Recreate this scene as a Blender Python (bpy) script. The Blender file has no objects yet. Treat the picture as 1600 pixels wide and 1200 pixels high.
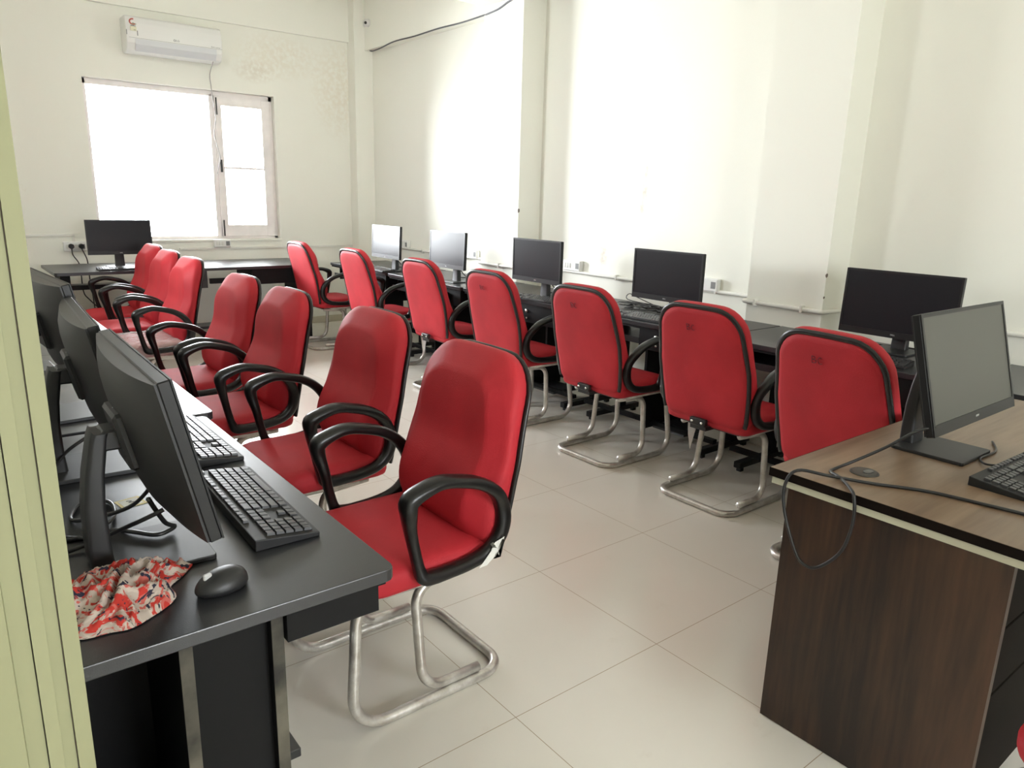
import bpy, math, random
from mathutils import Vector, Matrix, noise
R_ = math.radians
scene = bpy.context.scene
col = scene.collection
random.seed(7)

# ------------------------------------------------------------------ camera
F_PX = 1148.2
YAW, PITCH, ROLL, CAM_H = 0.67564172, 0.24800612, 0.02734506, 1.42657
def camera_axes():
    cy, sy, cp, sp = math.cos(YAW), math.sin(YAW), math.cos(PITCH), math.sin(PITCH)
    F = Vector((sy*cp, cy*cp, -sp)); R = Vector((cy, -sy, 0)); U = R.cross(F)
    c, s = math.cos(ROLL), math.sin(ROLL)
    return c*R+s*U, -s*R+c*U, F
_R, _U, _F = camera_axes()
cam_data = bpy.data.cameras.new('camera')
cam_data.sensor_fit = 'HORIZONTAL'; cam_data.sensor_width = 36.0
cam_data.lens = F_PX/1600*36.0
cam_data.clip_start = 0.02
cam = bpy.data.objects.new('camera', cam_data); col.objects.link(cam)
m = Matrix((( _R.x, _U.x, -_F.x, 0), (_R.y, _U.y, -_F.y, 0), (_R.z, _U.z, -_F.z, 0), (0, 0, 0, 1)))
cam.matrix_world = Matrix.Translation((0, 0, CAM_H)) @ m
scene.camera = cam

# ------------------------------------------------------------------ world, light, exposure
world = bpy.data.worlds.new('sky'); scene.world = world; world.use_nodes = True
bg = world.node_tree.nodes['Background']
bg.inputs[0].default_value = (0.93, 0.97, 1.0, 1)
# hazy bright sky, brighter around the (hidden) sun beyond the far window's left
SKY_BASE, SKY_GLOW = 22.0, 75.0
_nt = world.node_tree; _tc = _nt.nodes.new('ShaderNodeTexCoord')
_dp = _nt.nodes.new('ShaderNodeVectorMath'); _dp.operation = 'DOT_PRODUCT'; _dp.inputs[1].default_value = Vector((-0.88, 0.45, 0.12)).normalized()
_nt.links.new(_tc.outputs['Generated'], _dp.inputs[0])
_prev = _dp.outputs['Value']
for _op, _v in (('MAXIMUM', 0.0), ('POWER', 4.0), ('MULTIPLY', SKY_GLOW), ('ADD', SKY_BASE)):
    _m = _nt.nodes.new('ShaderNodeMath'); _m.operation = _op; _m.inputs[1].default_value = _v
    _nt.links.new(_prev, _m.inputs[0]); _prev = _m.outputs[0]
_nt.links.new(_prev, bg.inputs[1])
vs = scene.view_settings
vs.view_transform = 'Standard'; vs.look = 'None'; vs.gamma = 1.0; vs.use_curve_mapping = False
vs.exposure = 0.45
cy_ = scene.cycles
cy_.use_denoising = True
cy_.max_bounces = 10; cy_.diffuse_bounces = 7; cy_.glossy_bounces = 4; cy_.transmission_bounces = 6; cy_.transparent_max_bounces = 12
cy_.sample_clamp_indirect = 8.0

def portal(name, loc, rot, sx, sy):
    l = bpy.data.lights.new(name, 'AREA'); l.shape = 'RECTANGLE'; l.size = sx; l.size_y = sy
    l.cycles.is_portal = True
    o = bpy.data.objects.new(name, l); o.location = loc; o.rotation_euler = rot; col.objects.link(o)
# sky portals in the openings that let daylight into the room (area light points along -Z local)
portal('daylight_far_window', (2.165, 7.93, 1.65), (R_(-90), 0, 0), 1.72, 1.42)
portal('daylight_added_window', (-0.18, 5.435, 1.825), (0, R_(-90), 0), 0.65, 0.57)  # portal of the unseen window added in the left wall
portal('daylight_near_opening', (1.25, -2.70, 1.475), (R_(90), 0, 0), 1.3, 0.95)

# ------------------------------------------------------------------ materials
def new_mat(name):
    mt = bpy.data.materials.new(name); mt.use_nodes = True
    nt = mt.node_tree; return mt, nt, nt.nodes['Principled BSDF']
def simple(name, color, rough=0.5, metal=0.0, spec=0.5, noise_amt=0.0, noise_scale=20.0, bump=0.0, bump_scale=200.0, coat=0.0):
    mt, nt, b = new_mat(name)
    b.inputs['Base Color'].default_value = (*color, 1); b.inputs['Roughness'].default_value = rough
    b.inputs['Metallic'].default_value = metal; b.inputs['Specular IOR Level'].default_value = spec
    if coat: b.inputs['Coat Weight'].default_value = coat
    tc = nt.nodes.new('ShaderNodeTexCoord')
    if noise_amt:
        n = nt.nodes.new('ShaderNodeTexNoise'); n.inputs['Scale'].default_value = noise_scale; n.inputs['Detail'].default_value = 5
        nt.links.new(tc.outputs['Object'], n.inputs['Vector'])
        r = nt.nodes.new('ShaderNodeValToRGB')
        r.color_ramp.elements[0].position = 0.3; r.color_ramp.elements[1].position = 0.7
        r.color_ramp.elements[0].color = (*[c*(1-noise_amt) for c in color], 1)
        r.color_ramp.elements[1].color = (*[min(1, c*(1+noise_amt)) for c in color], 1)
        nt.links.new(n.outputs['Fac'], r.inputs['Fac']); nt.links.new(r.outputs['Color'], b.inputs['Base Color'])
    if bump:
        n2 = nt.nodes.new('ShaderNodeTexNoise'); n2.inputs['Scale'].default_value = bump_scale; n2.inputs['Detail'].default_value = 3
        nt.links.new(tc.outputs['Object'], n2.inputs['Vector'])
        bp = nt.nodes.new('ShaderNodeBump'); bp.inputs['Strength'].default_value = bump; bp.inputs['Distance'].default_value = 0.002
        nt.links.new(n2.outputs['Fac'], bp.inputs['Height']); nt.links.new(bp.outputs['Normal'], b.inputs['Normal'])
    return mt
def mathn(nt, op, a, b=None):
    n = nt.nodes.new('ShaderNodeMath'); n.operation = op
    for i, v in enumerate((a, b)):
        if v is None: continue
        if isinstance(v, (int, float)): n.inputs[i].default_value = v
        else: nt.links.new(v, n.inputs[i])
    return n.outputs[0]
def mixc(nt, fac, c1, c2):
    n = nt.nodes.new('ShaderNodeMix'); n.data_type = 'RGBA'
    for idx, v in ((0, fac), (6, c1), (7, c2)):
        if isinstance(v, (int, float)): n.inputs[idx].default_value = v
        elif isinstance(v, tuple): n.inputs[idx].default_value = (*v, 1)
        else: nt.links.new(v, n.inputs[idx])
    return n.outputs[2]

def floor_material():
    mt, nt, b = new_mat('vitrified_tile')
    geo = nt.nodes.new('ShaderNodeNewGeometry'); sep = nt.nodes.new('ShaderNodeSeparateXYZ')
    nt.links.new(geo.outputs['Position'], sep.inputs[0])
    def line(o, off):
        u = mathn(nt, 'FRACT', mathn(nt, 'DIVIDE', mathn(nt, 'ADD', mathn(nt, 'SUBTRACT', o, off), 60.0), 0.6))
        d = mathn(nt, 'ABSOLUTE', mathn(nt, 'SUBTRACT', u, 0.5))
        return mathn(nt, 'GREATER_THAN', d, 0.5-0.0019)
    g = mathn(nt, 'MAXIMUM', line(sep.outputs[0], 1.74619), line(sep.outputs[1], 1.37204))
    n = nt.nodes.new('ShaderNodeTexNoise'); n.inputs['Scale'].default_value = 2.2; n.inputs['Detail'].default_value = 6
    nt.links.new(geo.outputs['Position'], n.inputs['Vector'])
    base = mixc(nt, n.outputs['Fac'], (0.70, 0.665, 0.60), (0.77, 0.74, 0.68))
    n3 = nt.nodes.new('ShaderNodeTexNoise'); n3.inputs['Scale'].default_value = 7; n3.inputs['Detail'].default_value = 8; n3.inputs['Roughness'].default_value = 0.7
    nt.links.new(geo.outputs['Position'], n3.inputs['Vector'])
    rr = nt.nodes.new('ShaderNodeValToRGB'); rr.color_ramp.elements[0].position = 0.62; rr.color_ramp.elements[1].position = 0.8
    nt.links.new(n3.outputs['Fac'], rr.inputs['Fac'])
    base2 = mixc(nt, mathn(nt, 'MULTIPLY', rr.outputs['Color'], 0.25), base, (0.52, 0.46, 0.36))
    nt.links.new(mixc(nt, g, base2, (0.33, 0.25, 0.17)), b.inputs['Base Color'])
    rg = mathn(nt, 'ADD', mathn(nt, 'MULTIPLY', n3.outputs['Fac'], 0.14), 0.14)
    nt.links.new(mathn(nt, 'MAXIMUM', rg, mathn(nt, 'MULTIPLY', g, 0.7)), b.inputs['Roughness'])
    b.inputs['Specular IOR Level'].default_value = 0.55
    return mt
def wall_material(name, c1, c2, stains=True, spots=()):
    mt, nt, b = new_mat(name)
    geo = nt.nodes.new('ShaderNodeNewGeometry')
    n = nt.nodes.new('ShaderNodeTexNoise'); n.inputs['Scale'].default_value = 1.1; n.inputs['Detail'].default_value = 7; n.inputs['Roughness'].default_value = 0.6
    nt.links.new(geo.outputs['Position'], n.inputs['Vector'])
    c = mixc(nt, n.outputs['Fac'], c1, c2)
    if stains:
        n2 = nt.nodes.new('ShaderNodeTexNoise'); n2.inputs['Scale'].default_value = 3.0; n2.inputs['Detail'].default_value = 8; n2.inputs['Roughness'].default_value = 0.75
        nt.links.new(geo.outputs['Position'], n2.inputs['Vector'])
        r = nt.nodes.new('ShaderNodeValToRGB'); r.color_ramp.elements[0].position = 0.66; r.color_ramp.elements[1].position = 0.82
        nt.links.new(n2.outputs['Fac'], r.inputs['Fac'])
        c = mixc(nt, mathn(nt, 'MULTIPLY', r.outputs['Color'], 0.35), c, (0.62, 0.52, 0.36))
    if spots:
        sp = nt.nodes.new('ShaderNodeSeparateXYZ'); nt.links.new(geo.outputs['Position'], sp.inputs[0])
        n5 = nt.nodes.new('ShaderNodeTexNoise'); n5.inputs['Scale'].default_value = 26; n5.inputs['Detail'].default_value = 5
        nt.links.new(geo.outputs['Position'], n5.inputs['Vector'])
        for (ax, u0, v0, ru, rv, amt, colr) in spots:
            du = mathn(nt, 'DIVIDE', mathn(nt, 'SUBTRACT', sp.outputs[ax], u0), ru); dv = mathn(nt, 'DIVIDE', mathn(nt, 'SUBTRACT', sp.outputs[2], v0), rv)
            d2 = mathn(nt, 'ADD', mathn(nt, 'MULTIPLY', du, du), mathn(nt, 'MULTIPLY', dv, dv))
            fz = mathn(nt, 'MAXIMUM', mathn(nt, 'SUBTRACT', 1.0, d2), 0.0)
            fz = mathn(nt, 'MULTIPLY', mathn(nt, 'MULTIPLY', fz, amt), mathn(nt, 'MINIMUM', mathn(nt, 'MAXIMUM', mathn(nt, 'MULTIPLY', mathn(nt, 'SUBTRACT', n5.outputs['Fac'], 0.35), 4.0), 0.0), 1.0))
            c = mixc(nt, fz, c, colr)
    nt.links.new(c, b.inputs['Base Color'])
    b.inputs['Roughness'].default_value = 0.62; b.inputs['Specular IOR Level'].default_value = 0.3
    n3 = nt.nodes.new('ShaderNodeTexNoise'); n3.inputs['Scale'].default_value = 9; n3.inputs['Detail'].default_value = 4
    nt.links.new(geo.outputs['Position'], n3.inputs['Vector'])
    bp = nt.nodes.new('ShaderNodeBump'); bp.inputs['Strength'].default_value = 0.15; bp.inputs['Distance'].default_value = 0.01
    nt.links.new(n3.outputs['Fac'], bp.inputs['Height']); nt.links.new(bp.outputs['Normal'], b.inputs['Normal'])
    return mt
def wood_material(name, dark, light, axis, scale=1.0, rough=0.35):
    mt, nt, b = new_mat(name)
    geo = nt.nodes.new('ShaderNodeNewGeometry')
    mp = nt.nodes.new('ShaderNodeMapping')
    s = [9.0*scale, 9.0*scale, 9.0*scale]; s[axis] = 0.8*scale
    mp.inputs['Scale'].default_value = s
    nt.links.new(geo.outputs['Position'], mp.inputs['Vector'])
    n = nt.nodes.new('ShaderNodeTexNoise'); n.inputs['Scale'].default_value = 1.0; n.inputs['Detail'].default_value = 8; n.inputs['Distortion'].default_value = 0.9
    nt.links.new(mp.outputs[0], n.inputs['Vector'])
    n2 = nt.nodes.new('ShaderNodeTexNoise'); n2.inputs['Scale'].default_value = 8.0; n2.inputs['Detail'].default_value = 4
    nt.links.new(mp.outputs[0], n2.inputs['Vector'])
    f = mathn(nt, 'ADD', mathn(nt, 'MULTIPLY', n.outputs['Fac'], 0.75), mathn(nt, 'MULTIPLY', n2.outputs['Fac'], 0.25))
    r = nt.nodes.new('ShaderNodeValToRGB')
    r.color_ramp.elements[0].position = 0.36; r.color_ramp.elements[0].color = (*dark, 1)
    r.color_ramp.elements[1].position = 0.66; r.color_ramp.elements[1].color = (*light, 1)
    nt.links.new(f, r.inputs['Fac']); nt.links.new(r.outputs['Color'], b.inputs['Base Color'])
    b.inputs['Roughness'].default_value = rough
    return mt
def chrome_material():
    mt, nt, b = new_mat('wrapped_chrome')
    tc = nt.nodes.new('ShaderNodeTexCoord')
    n = nt.nodes.new('ShaderNodeTexNoise'); n.inputs['Scale'].default_value = 14; n.inputs['Detail'].default_value = 8; n.inputs['Roughness'].default_value = 0.7
    nt.links.new(tc.outputs['Object'], n.inputs['Vector'])
    r = nt.nodes.new('ShaderNodeValToRGB'); r.color_ramp.elements[0].position = 0.42; r.color_ramp.elements[1].position = 0.6
    nt.links.new(n.outputs['Fac'], r.inputs['Fac'])
    nt.links.new(mixc(nt, r.outputs['Color'], (0.50, 0.47, 0.43), (0.66, 0.64, 0.60)), b.inputs['Base Color'])
    nt.links.new(mathn(nt, 'ADD', mathn(nt, 'MULTIPLY', r.outputs['Color'], 0.12), 0.28), b.inputs['Roughness'])
    nt.links.new(mathn(nt, 'SUBTRACT', 0.75, mathn(nt, 'MULTIPLY', r.outputs['Color'], 0.25)), b.inputs['Metallic'])
    bp = nt.nodes.new('ShaderNodeBump'); bp.inputs['Strength'].default_value = 0.5; bp.inputs['Distance'].default_value = 0.002
    n2 = nt.nodes.new('ShaderNodeTexNoise'); n2.inputs['Scale'].default_value = 60; n2.inputs['Detail'].default_value = 4
    nt.links.new(tc.outputs['Object'], n2.inputs['Vector'])
    nt.links.new(n2.outputs['Fac'], bp.inputs['Height']); nt.links.new(bp.outputs['Normal'], b.inputs['Normal'])
    return mt
def glass_material():
    mt = bpy.data.materials.new('window_glass'); mt.use_nodes = True; nt = mt.node_tree
    nt.nodes.clear(); out = nt.nodes.new('ShaderNodeOutputMaterial')
    t = nt.nodes.new('ShaderNodeBsdfTransparent'); g = nt.nodes.new('ShaderNodeBsdfGlossy'); g.inputs['Roughness'].default_value = 0.02
    fr = nt.nodes.new('ShaderNodeFresnel'); fr.inputs['IOR'].default_value = 1.45
    mx = nt.nodes.new('ShaderNodeMixShader')
    nt.links.new(fr.outputs[0], mx.inputs[0]); nt.links.new(t.outputs[0], mx.inputs[1]); nt.links.new(g.outputs[0], mx.inputs[2])
    nt.links.new(mx.outputs[0], out.inputs[0]); return mt
def plastic_wrap_material():
    mt = bpy.data.materials.new('clear_plastic_wrap'); mt.use_nodes = True; nt = mt.node_tree
    nt.nodes.clear(); out = nt.nodes.new('ShaderNodeOutputMaterial')
    t = nt.nodes.new('ShaderNodeBsdfTransparent'); g = nt.nodes.new('ShaderNodeBsdfPrincipled')
    g.inputs['Base Color'].default_value = (0.85, 0.8, 0.78, 1); g.inputs['Roughness'].default_value = 0.12
    tc = nt.nodes.new('ShaderNodeTexCoord'); n2 = nt.nodes.new('ShaderNodeTexNoise'); n2.inputs['Scale'].default_value = 14; n2.inputs['Detail'].default_value = 4
    n2.inputs['Distortion'].default_value = 2.0
    nt.links.new(tc.outputs['Object'], n2.inputs['Vector'])
    bp = nt.nodes.new('ShaderNodeBump'); bp.inputs['Strength'].default_value = 1.0; bp.inputs['Distance'].default_value = 0.02
    nt.links.new(n2.outputs['Fac'], bp.inputs['Height']); nt.links.new(bp.outputs['Normal'], g.inputs['Normal'])
    mx = nt.nodes.new('ShaderNodeMixShader'); mx.inputs[0].default_value = 0.5
    nt.links.new(t.outputs[0], mx.inputs[1]); nt.links.new(g.outputs[0], mx.inputs[2]); nt.links.new(mx.outputs[0], out.inputs[0]); return mt
def scarf_material():
    mt, nt, b = new_mat('floral_cloth')
    tc = nt.nodes.new('ShaderNodeTexCoord')
    def nz(scale, detail=3, off=0.0):
        mp = nt.nodes.new('ShaderNodeMapping'); mp.inputs['Location'].default_value = (off, off*0.7, 0)
        nt.links.new(tc.outputs['UV'], mp.inputs['Vector'])
        n = nt.nodes.new('ShaderNodeTexNoise'); n.inputs['Scale'].default_value = scale; n.inputs['Detail'].default_value = detail; n.inputs['Distortion'].default_value = 0.8
        nt.links.new(mp.outputs[0], n.inputs['Vector']); return n.outputs['Fac']
    def th(v, a, w=0.03):
        r = nt.nodes.new('ShaderNodeValToRGB'); r.color_ramp.elements[0].position = a; r.color_ramp.elements[1].position = a+w
        nt.links.new(v, r.inputs['Fac']); return r.outputs['Color']
    c = mixc(nt, th(nz(7), 0.48, 0.06), (0.44, 0.37, 0.32), (0.54, 0.46, 0.40))
    c = mixc(nt, th(nz(9, 3, 3.1), 0.52), c, (0.48, 0.045, 0.035))
    c = mixc(nt, th(nz(12, 3, 9.4), 0.58), c, (0.52, 0.13, 0.11))
    c = mixc(nt, th(nz(13, 4, 5.7), 0.575), c, (0.035, 0.035, 0.055))
    nt.links.new(c, b.inputs['Base Color']); b.inputs['Roughness'].default_value = 0.9
    b.inputs['Specular IOR Level'].default_value = 0.1
    return mt

M = dict(
    floor=floor_material(),
    wall=wall_material('cream_wall', (0.825, 0.82, 0.745), (0.86, 0.858, 0.79)),
    wall_r=wall_material('cream_wall_marked', (0.825, 0.82, 0.745), (0.86, 0.858, 0.79), True, [(1, 3.645, 1.49, 0.035, 0.11, 0.7, (0.55, 0.50, 0.42)), (1, 3.64, 1.63, 0.02, 0.05, 0.8, (0.55, 0.5, 0.4)), (1, 3.66, 1.38, 0.03, 0.05, 0.6, (0.55, 0.5, 0.42)), (1, 4.02, 1.03, 0.05, 0.13, 0.7, (0.58, 0.50, 0.42))]),
    wall_f=wall_material('cream_wall_far', (0.825, 0.82, 0.745), (0.86, 0.858, 0.79), True, [(0, 3.75, 2.5, 0.35, 0.55, 0.28, (0.66, 0.54, 0.38)), (0, 3.1, 2.75, 0.5, 0.25, 0.25, (0.66, 0.54, 0.38)), (0, 2.85, 2.58, 0.25, 0.12, 0.3, (0.55, 0.45, 0.34))]),
    ceiling=wall_material('ceiling_paint', (0.80, 0.78, 0.70), (0.84, 0.82, 0.74), False),
    frame_paint=wall_material('door_frame_paint', (0.27, 0.27, 0.155), (0.29, 0.29, 0.17), False),
    frame_groove=simple('frame_groove_shadow_gap', (0.16, 0.13, 0.11), 0.8),
    window_paint=simple('window_frame_paint', (0.86, 0.81, 0.80), 0.45, noise_amt=0.06, noise_scale=8),
    glass=glass_material(),
    red=simple('red_fabric', (0.45, 0.022, 0.032), 0.62, spec=0.28, noise_amt=0.10, noise_scale=6, bump=0.25, bump_scale=260),
    black_plastic=simple('black_plastic', (0.008, 0.0075, 0.0075), 0.30, spec=0.4, noise_amt=0.15, noise_scale=9, bump=0.1, bump_scale=30),
    black_matte=simple('black_matte_plastic', (0.010, 0.010, 0.011), 0.5, spec=0.4),
    piping=simple('black_piping', (0.010, 0.009, 0.009), 0.35),
    chrome=chrome_material(),
    dark_metal=simple('dark_metal', (0.05, 0.05, 0.05), 0.4, metal=0.6),
    steel=simple('steel', (0.6, 0.58, 0.54), 0.3, metal=1.0),
    laminate=simple('black_laminate', (0.017, 0.018, 0.021), 0.30, spec=0.7, noise_amt=0.12, noise_scale=3, bump=0.12, bump_scale=500),
    laminate_side=simple('black_board', (0.006, 0.006, 0.0065), 0.6, spec=0.2, noise_amt=0.15, noise_scale=6),
    board_edge=simple('worn_board_edge', (0.060, 0.054, 0.040), 0.6, noise_amt=0.95, noise_scale=11),
    screen=simple('dark_screen', (0.013, 0.013, 0.016), 0.34, spec=0.2),
    screen_matte=simple('matte_screen', (0.055, 0.055, 0.045), 0.42, spec=0.6),
    bezel=simple('monitor_bezel', (0.009, 0.009, 0.010), 0.4, spec=0.4),
    shell=simple('monitor_shell', (0.017, 0.017, 0.018), 0.42, noise_amt=0.05, bump=0.1, bump_scale=900),
    keycap=simple('keycap', (0.035, 0.035, 0.037), 0.35),
    rubber=simple('black_cable', (0.014, 0.014, 0.015), 0.38),
    white_plastic=simple('white_plastic', (0.78, 0.78, 0.76), 0.35),
    conduit=simple('white_conduit', (0.76, 0.75, 0.70), 0.4),
    cream_edge=simple('cream_edge_band', (0.50, 0.49, 0.38), 0.5),
    logo=simple('silver_print', (0.55, 0.55, 0.55), 0.35),
    ink=simple('marker_ink', (0.05, 0.008, 0.02), 0.7),
    label_red=simple('label_red', (0.5, 0.12, 0.1), 0.5), label_green=simple('label_green', (0.25, 0.3, 0.2), 0.5),
    label_cream=simple('label_cream', (0.7, 0.68, 0.5), 0.5), label_yellow=simple('label_yellow', (0.68, 0.58, 0.25), 0.6),
    paper=simple('paper', (0.72, 0.72, 0.68), 0.7),
    grey_print=simple('grey_print', (0.2, 0.2, 0.2), 0.5),
    wood_top=wood_material('walnut_top', (0.13, 0.080, 0.048), (0.27, 0.185, 0.12), 0, 0.9, 0.34),
    wood_side=wood_material('walnut_side', (0.016, 0.008, 0.006), (0.082, 0.038, 0.020), 2, 1.0, 0.42),
    wood_edge=simple('dark_wood_edge', (0.007, 0.004, 0.003), 0.7, spec=0.1),
    scarf=scarf_material(),
    wrap=plastic_wrap_material(),
    skirting=simple('skirting_tile', (0.58, 0.54, 0.42), 0.3, noise_amt=0.05),
    lens=simple('lens', (0.02, 0.02, 0.02), 0.1),
    cap_grey=simple('grommet_grey', (0.045, 0.042, 0.036), 0.4),
)

# ------------------------------------------------------------------ mesh helpers
class MB:
    def __init__(s): s.v = []; s.f = []; s.smooth = []; s.mi = []
    def add(s, verts, faces, smooth=False, mi=0, mat=None):
        o = len(s.v)
        for p in verts:
            p = Vector(p)
            if mat is not None: p = mat @ p
            s.v.append(p)
        for f in faces:
            s.f.append(tuple(i+o for i in f)); s.smooth.append(smooth); s.mi.append(mi)
        return s
    def box(s, x0, x1, y0, y1, z0, z1, mi=0, mat=None, bev=0.0):
        if bev <= 0:
            v = [(x, y, z) for z in (z0, z1) for y in (y0, y1) for x in (x0, x1)]
            f = [(0, 2, 3, 1), (4, 5, 7, 6), (0, 1, 5, 4), (2, 6, 7, 3), (0, 4, 6, 2), (1, 3, 7, 5)]
            return s.add(v, f, False, mi, mat)
        b = min(bev, (x1-x0)/2.01, (y1-y0)/2.01, (z1-z0)/2.01)
        V = []; idx = {}
        ext = ((x0, x1), (y0, y1), (z0, z1))
        for sx in (0, 1):
            for sy in (0, 1):
                for sz in (0, 1):
                    sg = (sx, sy, sz)
                    for ax in range(3):
                        p = [ext[k][sg[k]] + (0 if k == ax else (b if sg[k] == 0 else -b)) for k in range(3)]
                        idx[(sg, ax)] = len(V); V.append(p)
        Fc = []
        for ax in range(3):
            o1, o2 = [k for k in range(3) if k != ax]
            for sd in (0, 1):
                q = []
                for a, c in ((0, 0), (1, 0), (1, 1), (0, 1)):
                    sg = [0, 0, 0]; sg[ax] = sd; sg[o1] = a; sg[o2] = c
                    q.append(idx[(tuple(sg), ax)])
                Fc.append(q)
        for ax in range(3):       # edges along ax
            o1, o2 = [k for k in range(3) if k != ax]
            for a in (0, 1):
                for c in (0, 1):
                    s0 = [0, 0, 0]; s1 = [0, 0, 0]; s0[ax] = 0; s1[ax] = 1
                    s0[o1] = s1[o1] = a; s0[o2] = s1[o2] = c
                    Fc.append([idx[(tuple(s0), o1)], idx[(tuple(s1), o1)], idx[(tuple(s1), o2)], idx[(tuple(s0), o2)]])
        for sx in (0, 1):
            for sy in (0, 1):
                for sz in (0, 1):
                    Fc.append([idx[((sx, sy, sz), k)] for k in range(3)])
        # orient outward
        cc = Vector(((x0+x1)/2, (y0+y1)/2, (z0+z1)/2)); out = []
        for q in Fc:
            P = [Vector(V[i]) for i in q]
            n = (P[1]-P[0]).cross(P[2]-P[0])
            if n.dot(sum(P, Vector())/len(P)-cc) < 0: q = q[::-1]
            out.append(tuple(q))
        return s.add(V, out, False, mi, mat)
    def sweep(s, pts, rad, n=10, closed=False, mi=0, mat=None, up=None, cap=True):
        """rad: number, or function(i, t)->(r_normal, r_binormal)"""
        P = [Vector(p) for p in pts]; N = len(P); V = []; Fc = []
        T = []
        for i in range(N):
            a = P[(i-1) % N] if (closed or i > 0) else P[i]; b = P[(i+1) % N] if (closed or i < N-1) else P[i]
            t = (b-a); T.append(t.normalized() if t.length > 1e-9 else Vector((1, 0, 0)))
        if up is not None: nrm = Vector(up)
        else:
            nrm = Vector((0, 0, 1)) if abs(T[0].z) < 0.9 else Vector((1, 0, 0))
        for i in range(N):
            if up is not None: nrm = Vector(up)
            nrm = (nrm - T[i]*nrm.dot(T[i]));
            nrm = nrm.normalized() if nrm.length > 1e-6 else T[i].orthogonal().normalized()
            bn = T[i].cross(nrm)
            ra, rb = (rad, rad) if isinstance(rad, (int, float)) else rad(i, i/(N-1))
            for k in range(n):
                a = 2*math.pi*k/n
                V.append(P[i] + nrm*math.cos(a)*ra + bn*math.sin(a)*rb)
        L = N if closed else N-1
        for i in range(L):
            for k in range(n):
                a = i*n+k; b = i*n+(k+1) % n; c = ((i+1) % N)*n+(k+1) % n; d = ((i+1) % N)*n+k
                Fc.append((a, b, c, d))
        if not closed and cap:
            Fc.append(tuple(range(n))[::-1]); Fc.append(tuple((N-1)*n+k for k in range(n)))
        return s.add(V, Fc, True, mi, mat)
    def prism(s, poly, z0, z1, axis='z', mi=0, mat=None, smooth=False):
        """poly 2-D counter-clockwise; extruded along axis. z: (x,y); y: (x,z); x: (y,z)"""
        def P(u, w, t):
            return {'z': (u, w, t), 'y': (u, t, w), 'x': (t, u, w)}[axis]
        n = len(poly)
        V = [P(u, w, z0) for u, w in poly]+[P(u, w, z1) for u, w in poly]
        Fc = [tuple(range(n))[::-1], tuple(range(n, 2*n))]
        for i in range(n): Fc.append((i, (i+1) % n, n+(i+1) % n, n+i))
        if axis == 'y': Fc = [f[::-1] for f in Fc]
        o = len(s.f); s.add(V, Fc, False, mi, mat)
        if smooth:
            for k in range(o+2, len(s.smooth)): s.smooth[k] = True
        return s
    def rings(s, ringlist, mi=0, mat=None, close=(True, True)):
        n = len(ringlist[0]); V = [p for r in ringlist for p in r]; Fc = []
        for j in range(len(ringlist)-1):
            for i in range(n):
                Fc.append((j*n+i, j*n+(i+1) % n, (j+1)*n+(i+1) % n, (j+1)*n+i))
        if close[0]: Fc.append(tuple(range(n))[::-1])
        if close[1]: Fc.append(tuple((len(ringlist)-1)*n+i for i in range(n)))
        return s.add(V, Fc, True, mi, mat)
    def build(s, name, mats, parent=None, loc=None, rot=None, bevel=0.0):
        me = bpy.data.meshes.new(name)
        me.from_pydata([tuple(p) for p in s.v], [], s.f)
        me.polygons.foreach_set('use_smooth', s.smooth)
        if not isinstance(mats, (list, tuple)): mats = [mats]
        for mt in mats: me.materials.append(mt)
        me.polygons.foreach_set('material_index', s.mi)
        me.validate(); me.update()
        o = bpy.data.objects.new(name, me); col.objects.link(o)
        if parent is not None: o.parent = parent
        if loc is not None: o.location = loc
        if rot is not None: o.rotation_euler = rot
        if bevel:
            b = o.modifiers.new('bevel', 'BEVEL'); b.width = bevel; b.segments = 2; b.limit_method = 'ANGLE'; b.angle_limit = R_(40)
        return o
def sb(*a, **k): return MB().box(*a, **k)
def empty(name, loc=(0, 0, 0), rz=0.0):
    o = bpy.data.objects.new(name, None); o.empty_display_size = 0.1; o.location = loc; o.rotation_euler = (0, 0, rz); col.objects.link(o); return o
def tag(o, label=None, cat=None, group=None, kind=None):
    if label: o['label'] = label
    if cat: o['category'] = cat
    if group: o['group'] = group
    if kind: o['kind'] = kind
    return o
def struct(o): o['kind'] = 'structure'; return o
def copy_tree(o, parent=None):
    c = o.copy(); col.objects.link(c); c.parent = parent
    for ch in list(o.children): copy_tree(ch, c)
    return c
def fillet(pts, radii, seg=8):
    P = [Vector(p) for p in pts]; out = [P[0]]
    for i in range(1, len(P)-1):
        r = radii[i-1] if isinstance(radii, (list, tuple)) else radii
        a = (P[i-1]-P[i]); b = (P[i+1]-P[i]); la, lb = a.length, b.length; a.normalize(); b.normalize()
        ang = a.angle(b)
        if r <= 0 or ang > math.pi-0.01: out.append(P[i]); continue
        d = min(r/math.tan(ang/2), la*0.49, lb*0.49); r2 = d*math.tan(ang/2)
        c = P[i]+(a+b).normalized()*(r2/math.sin(ang/2))
        s0 = P[i]+a*d-c; s1 = P[i]+b*d-c; th = s0.angle(s1)
        for k in range(seg+1):
            t = k/seg
            out.append(c + (s0*math.sin((1-t)*th)+s1*math.sin(t*th))/math.sin(th))
    out.append(P[-1]); return out
def catmull(pts, sub=6, closed=False):
    P = [Vector(p) for p in pts]; N = len(P); out = []
    for i in range(N if closed else N-1):
        g = lambda k: P[k % N] if closed else P[max(0, min(N-1, k))]
        p0, p1, p2, p3 = g(i-1), g(i), g(i+1), g(i+2)
        for k in range(sub):
            t = k/sub
            out.append(0.5*((2*p1)+(p2-p0)*t+(2*p0-5*p1+4*p2-p3)*t*t+(3*p1-p0-3*p2+p3)*t**3))
    if not closed: out.append(P[-1])
    return out
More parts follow.
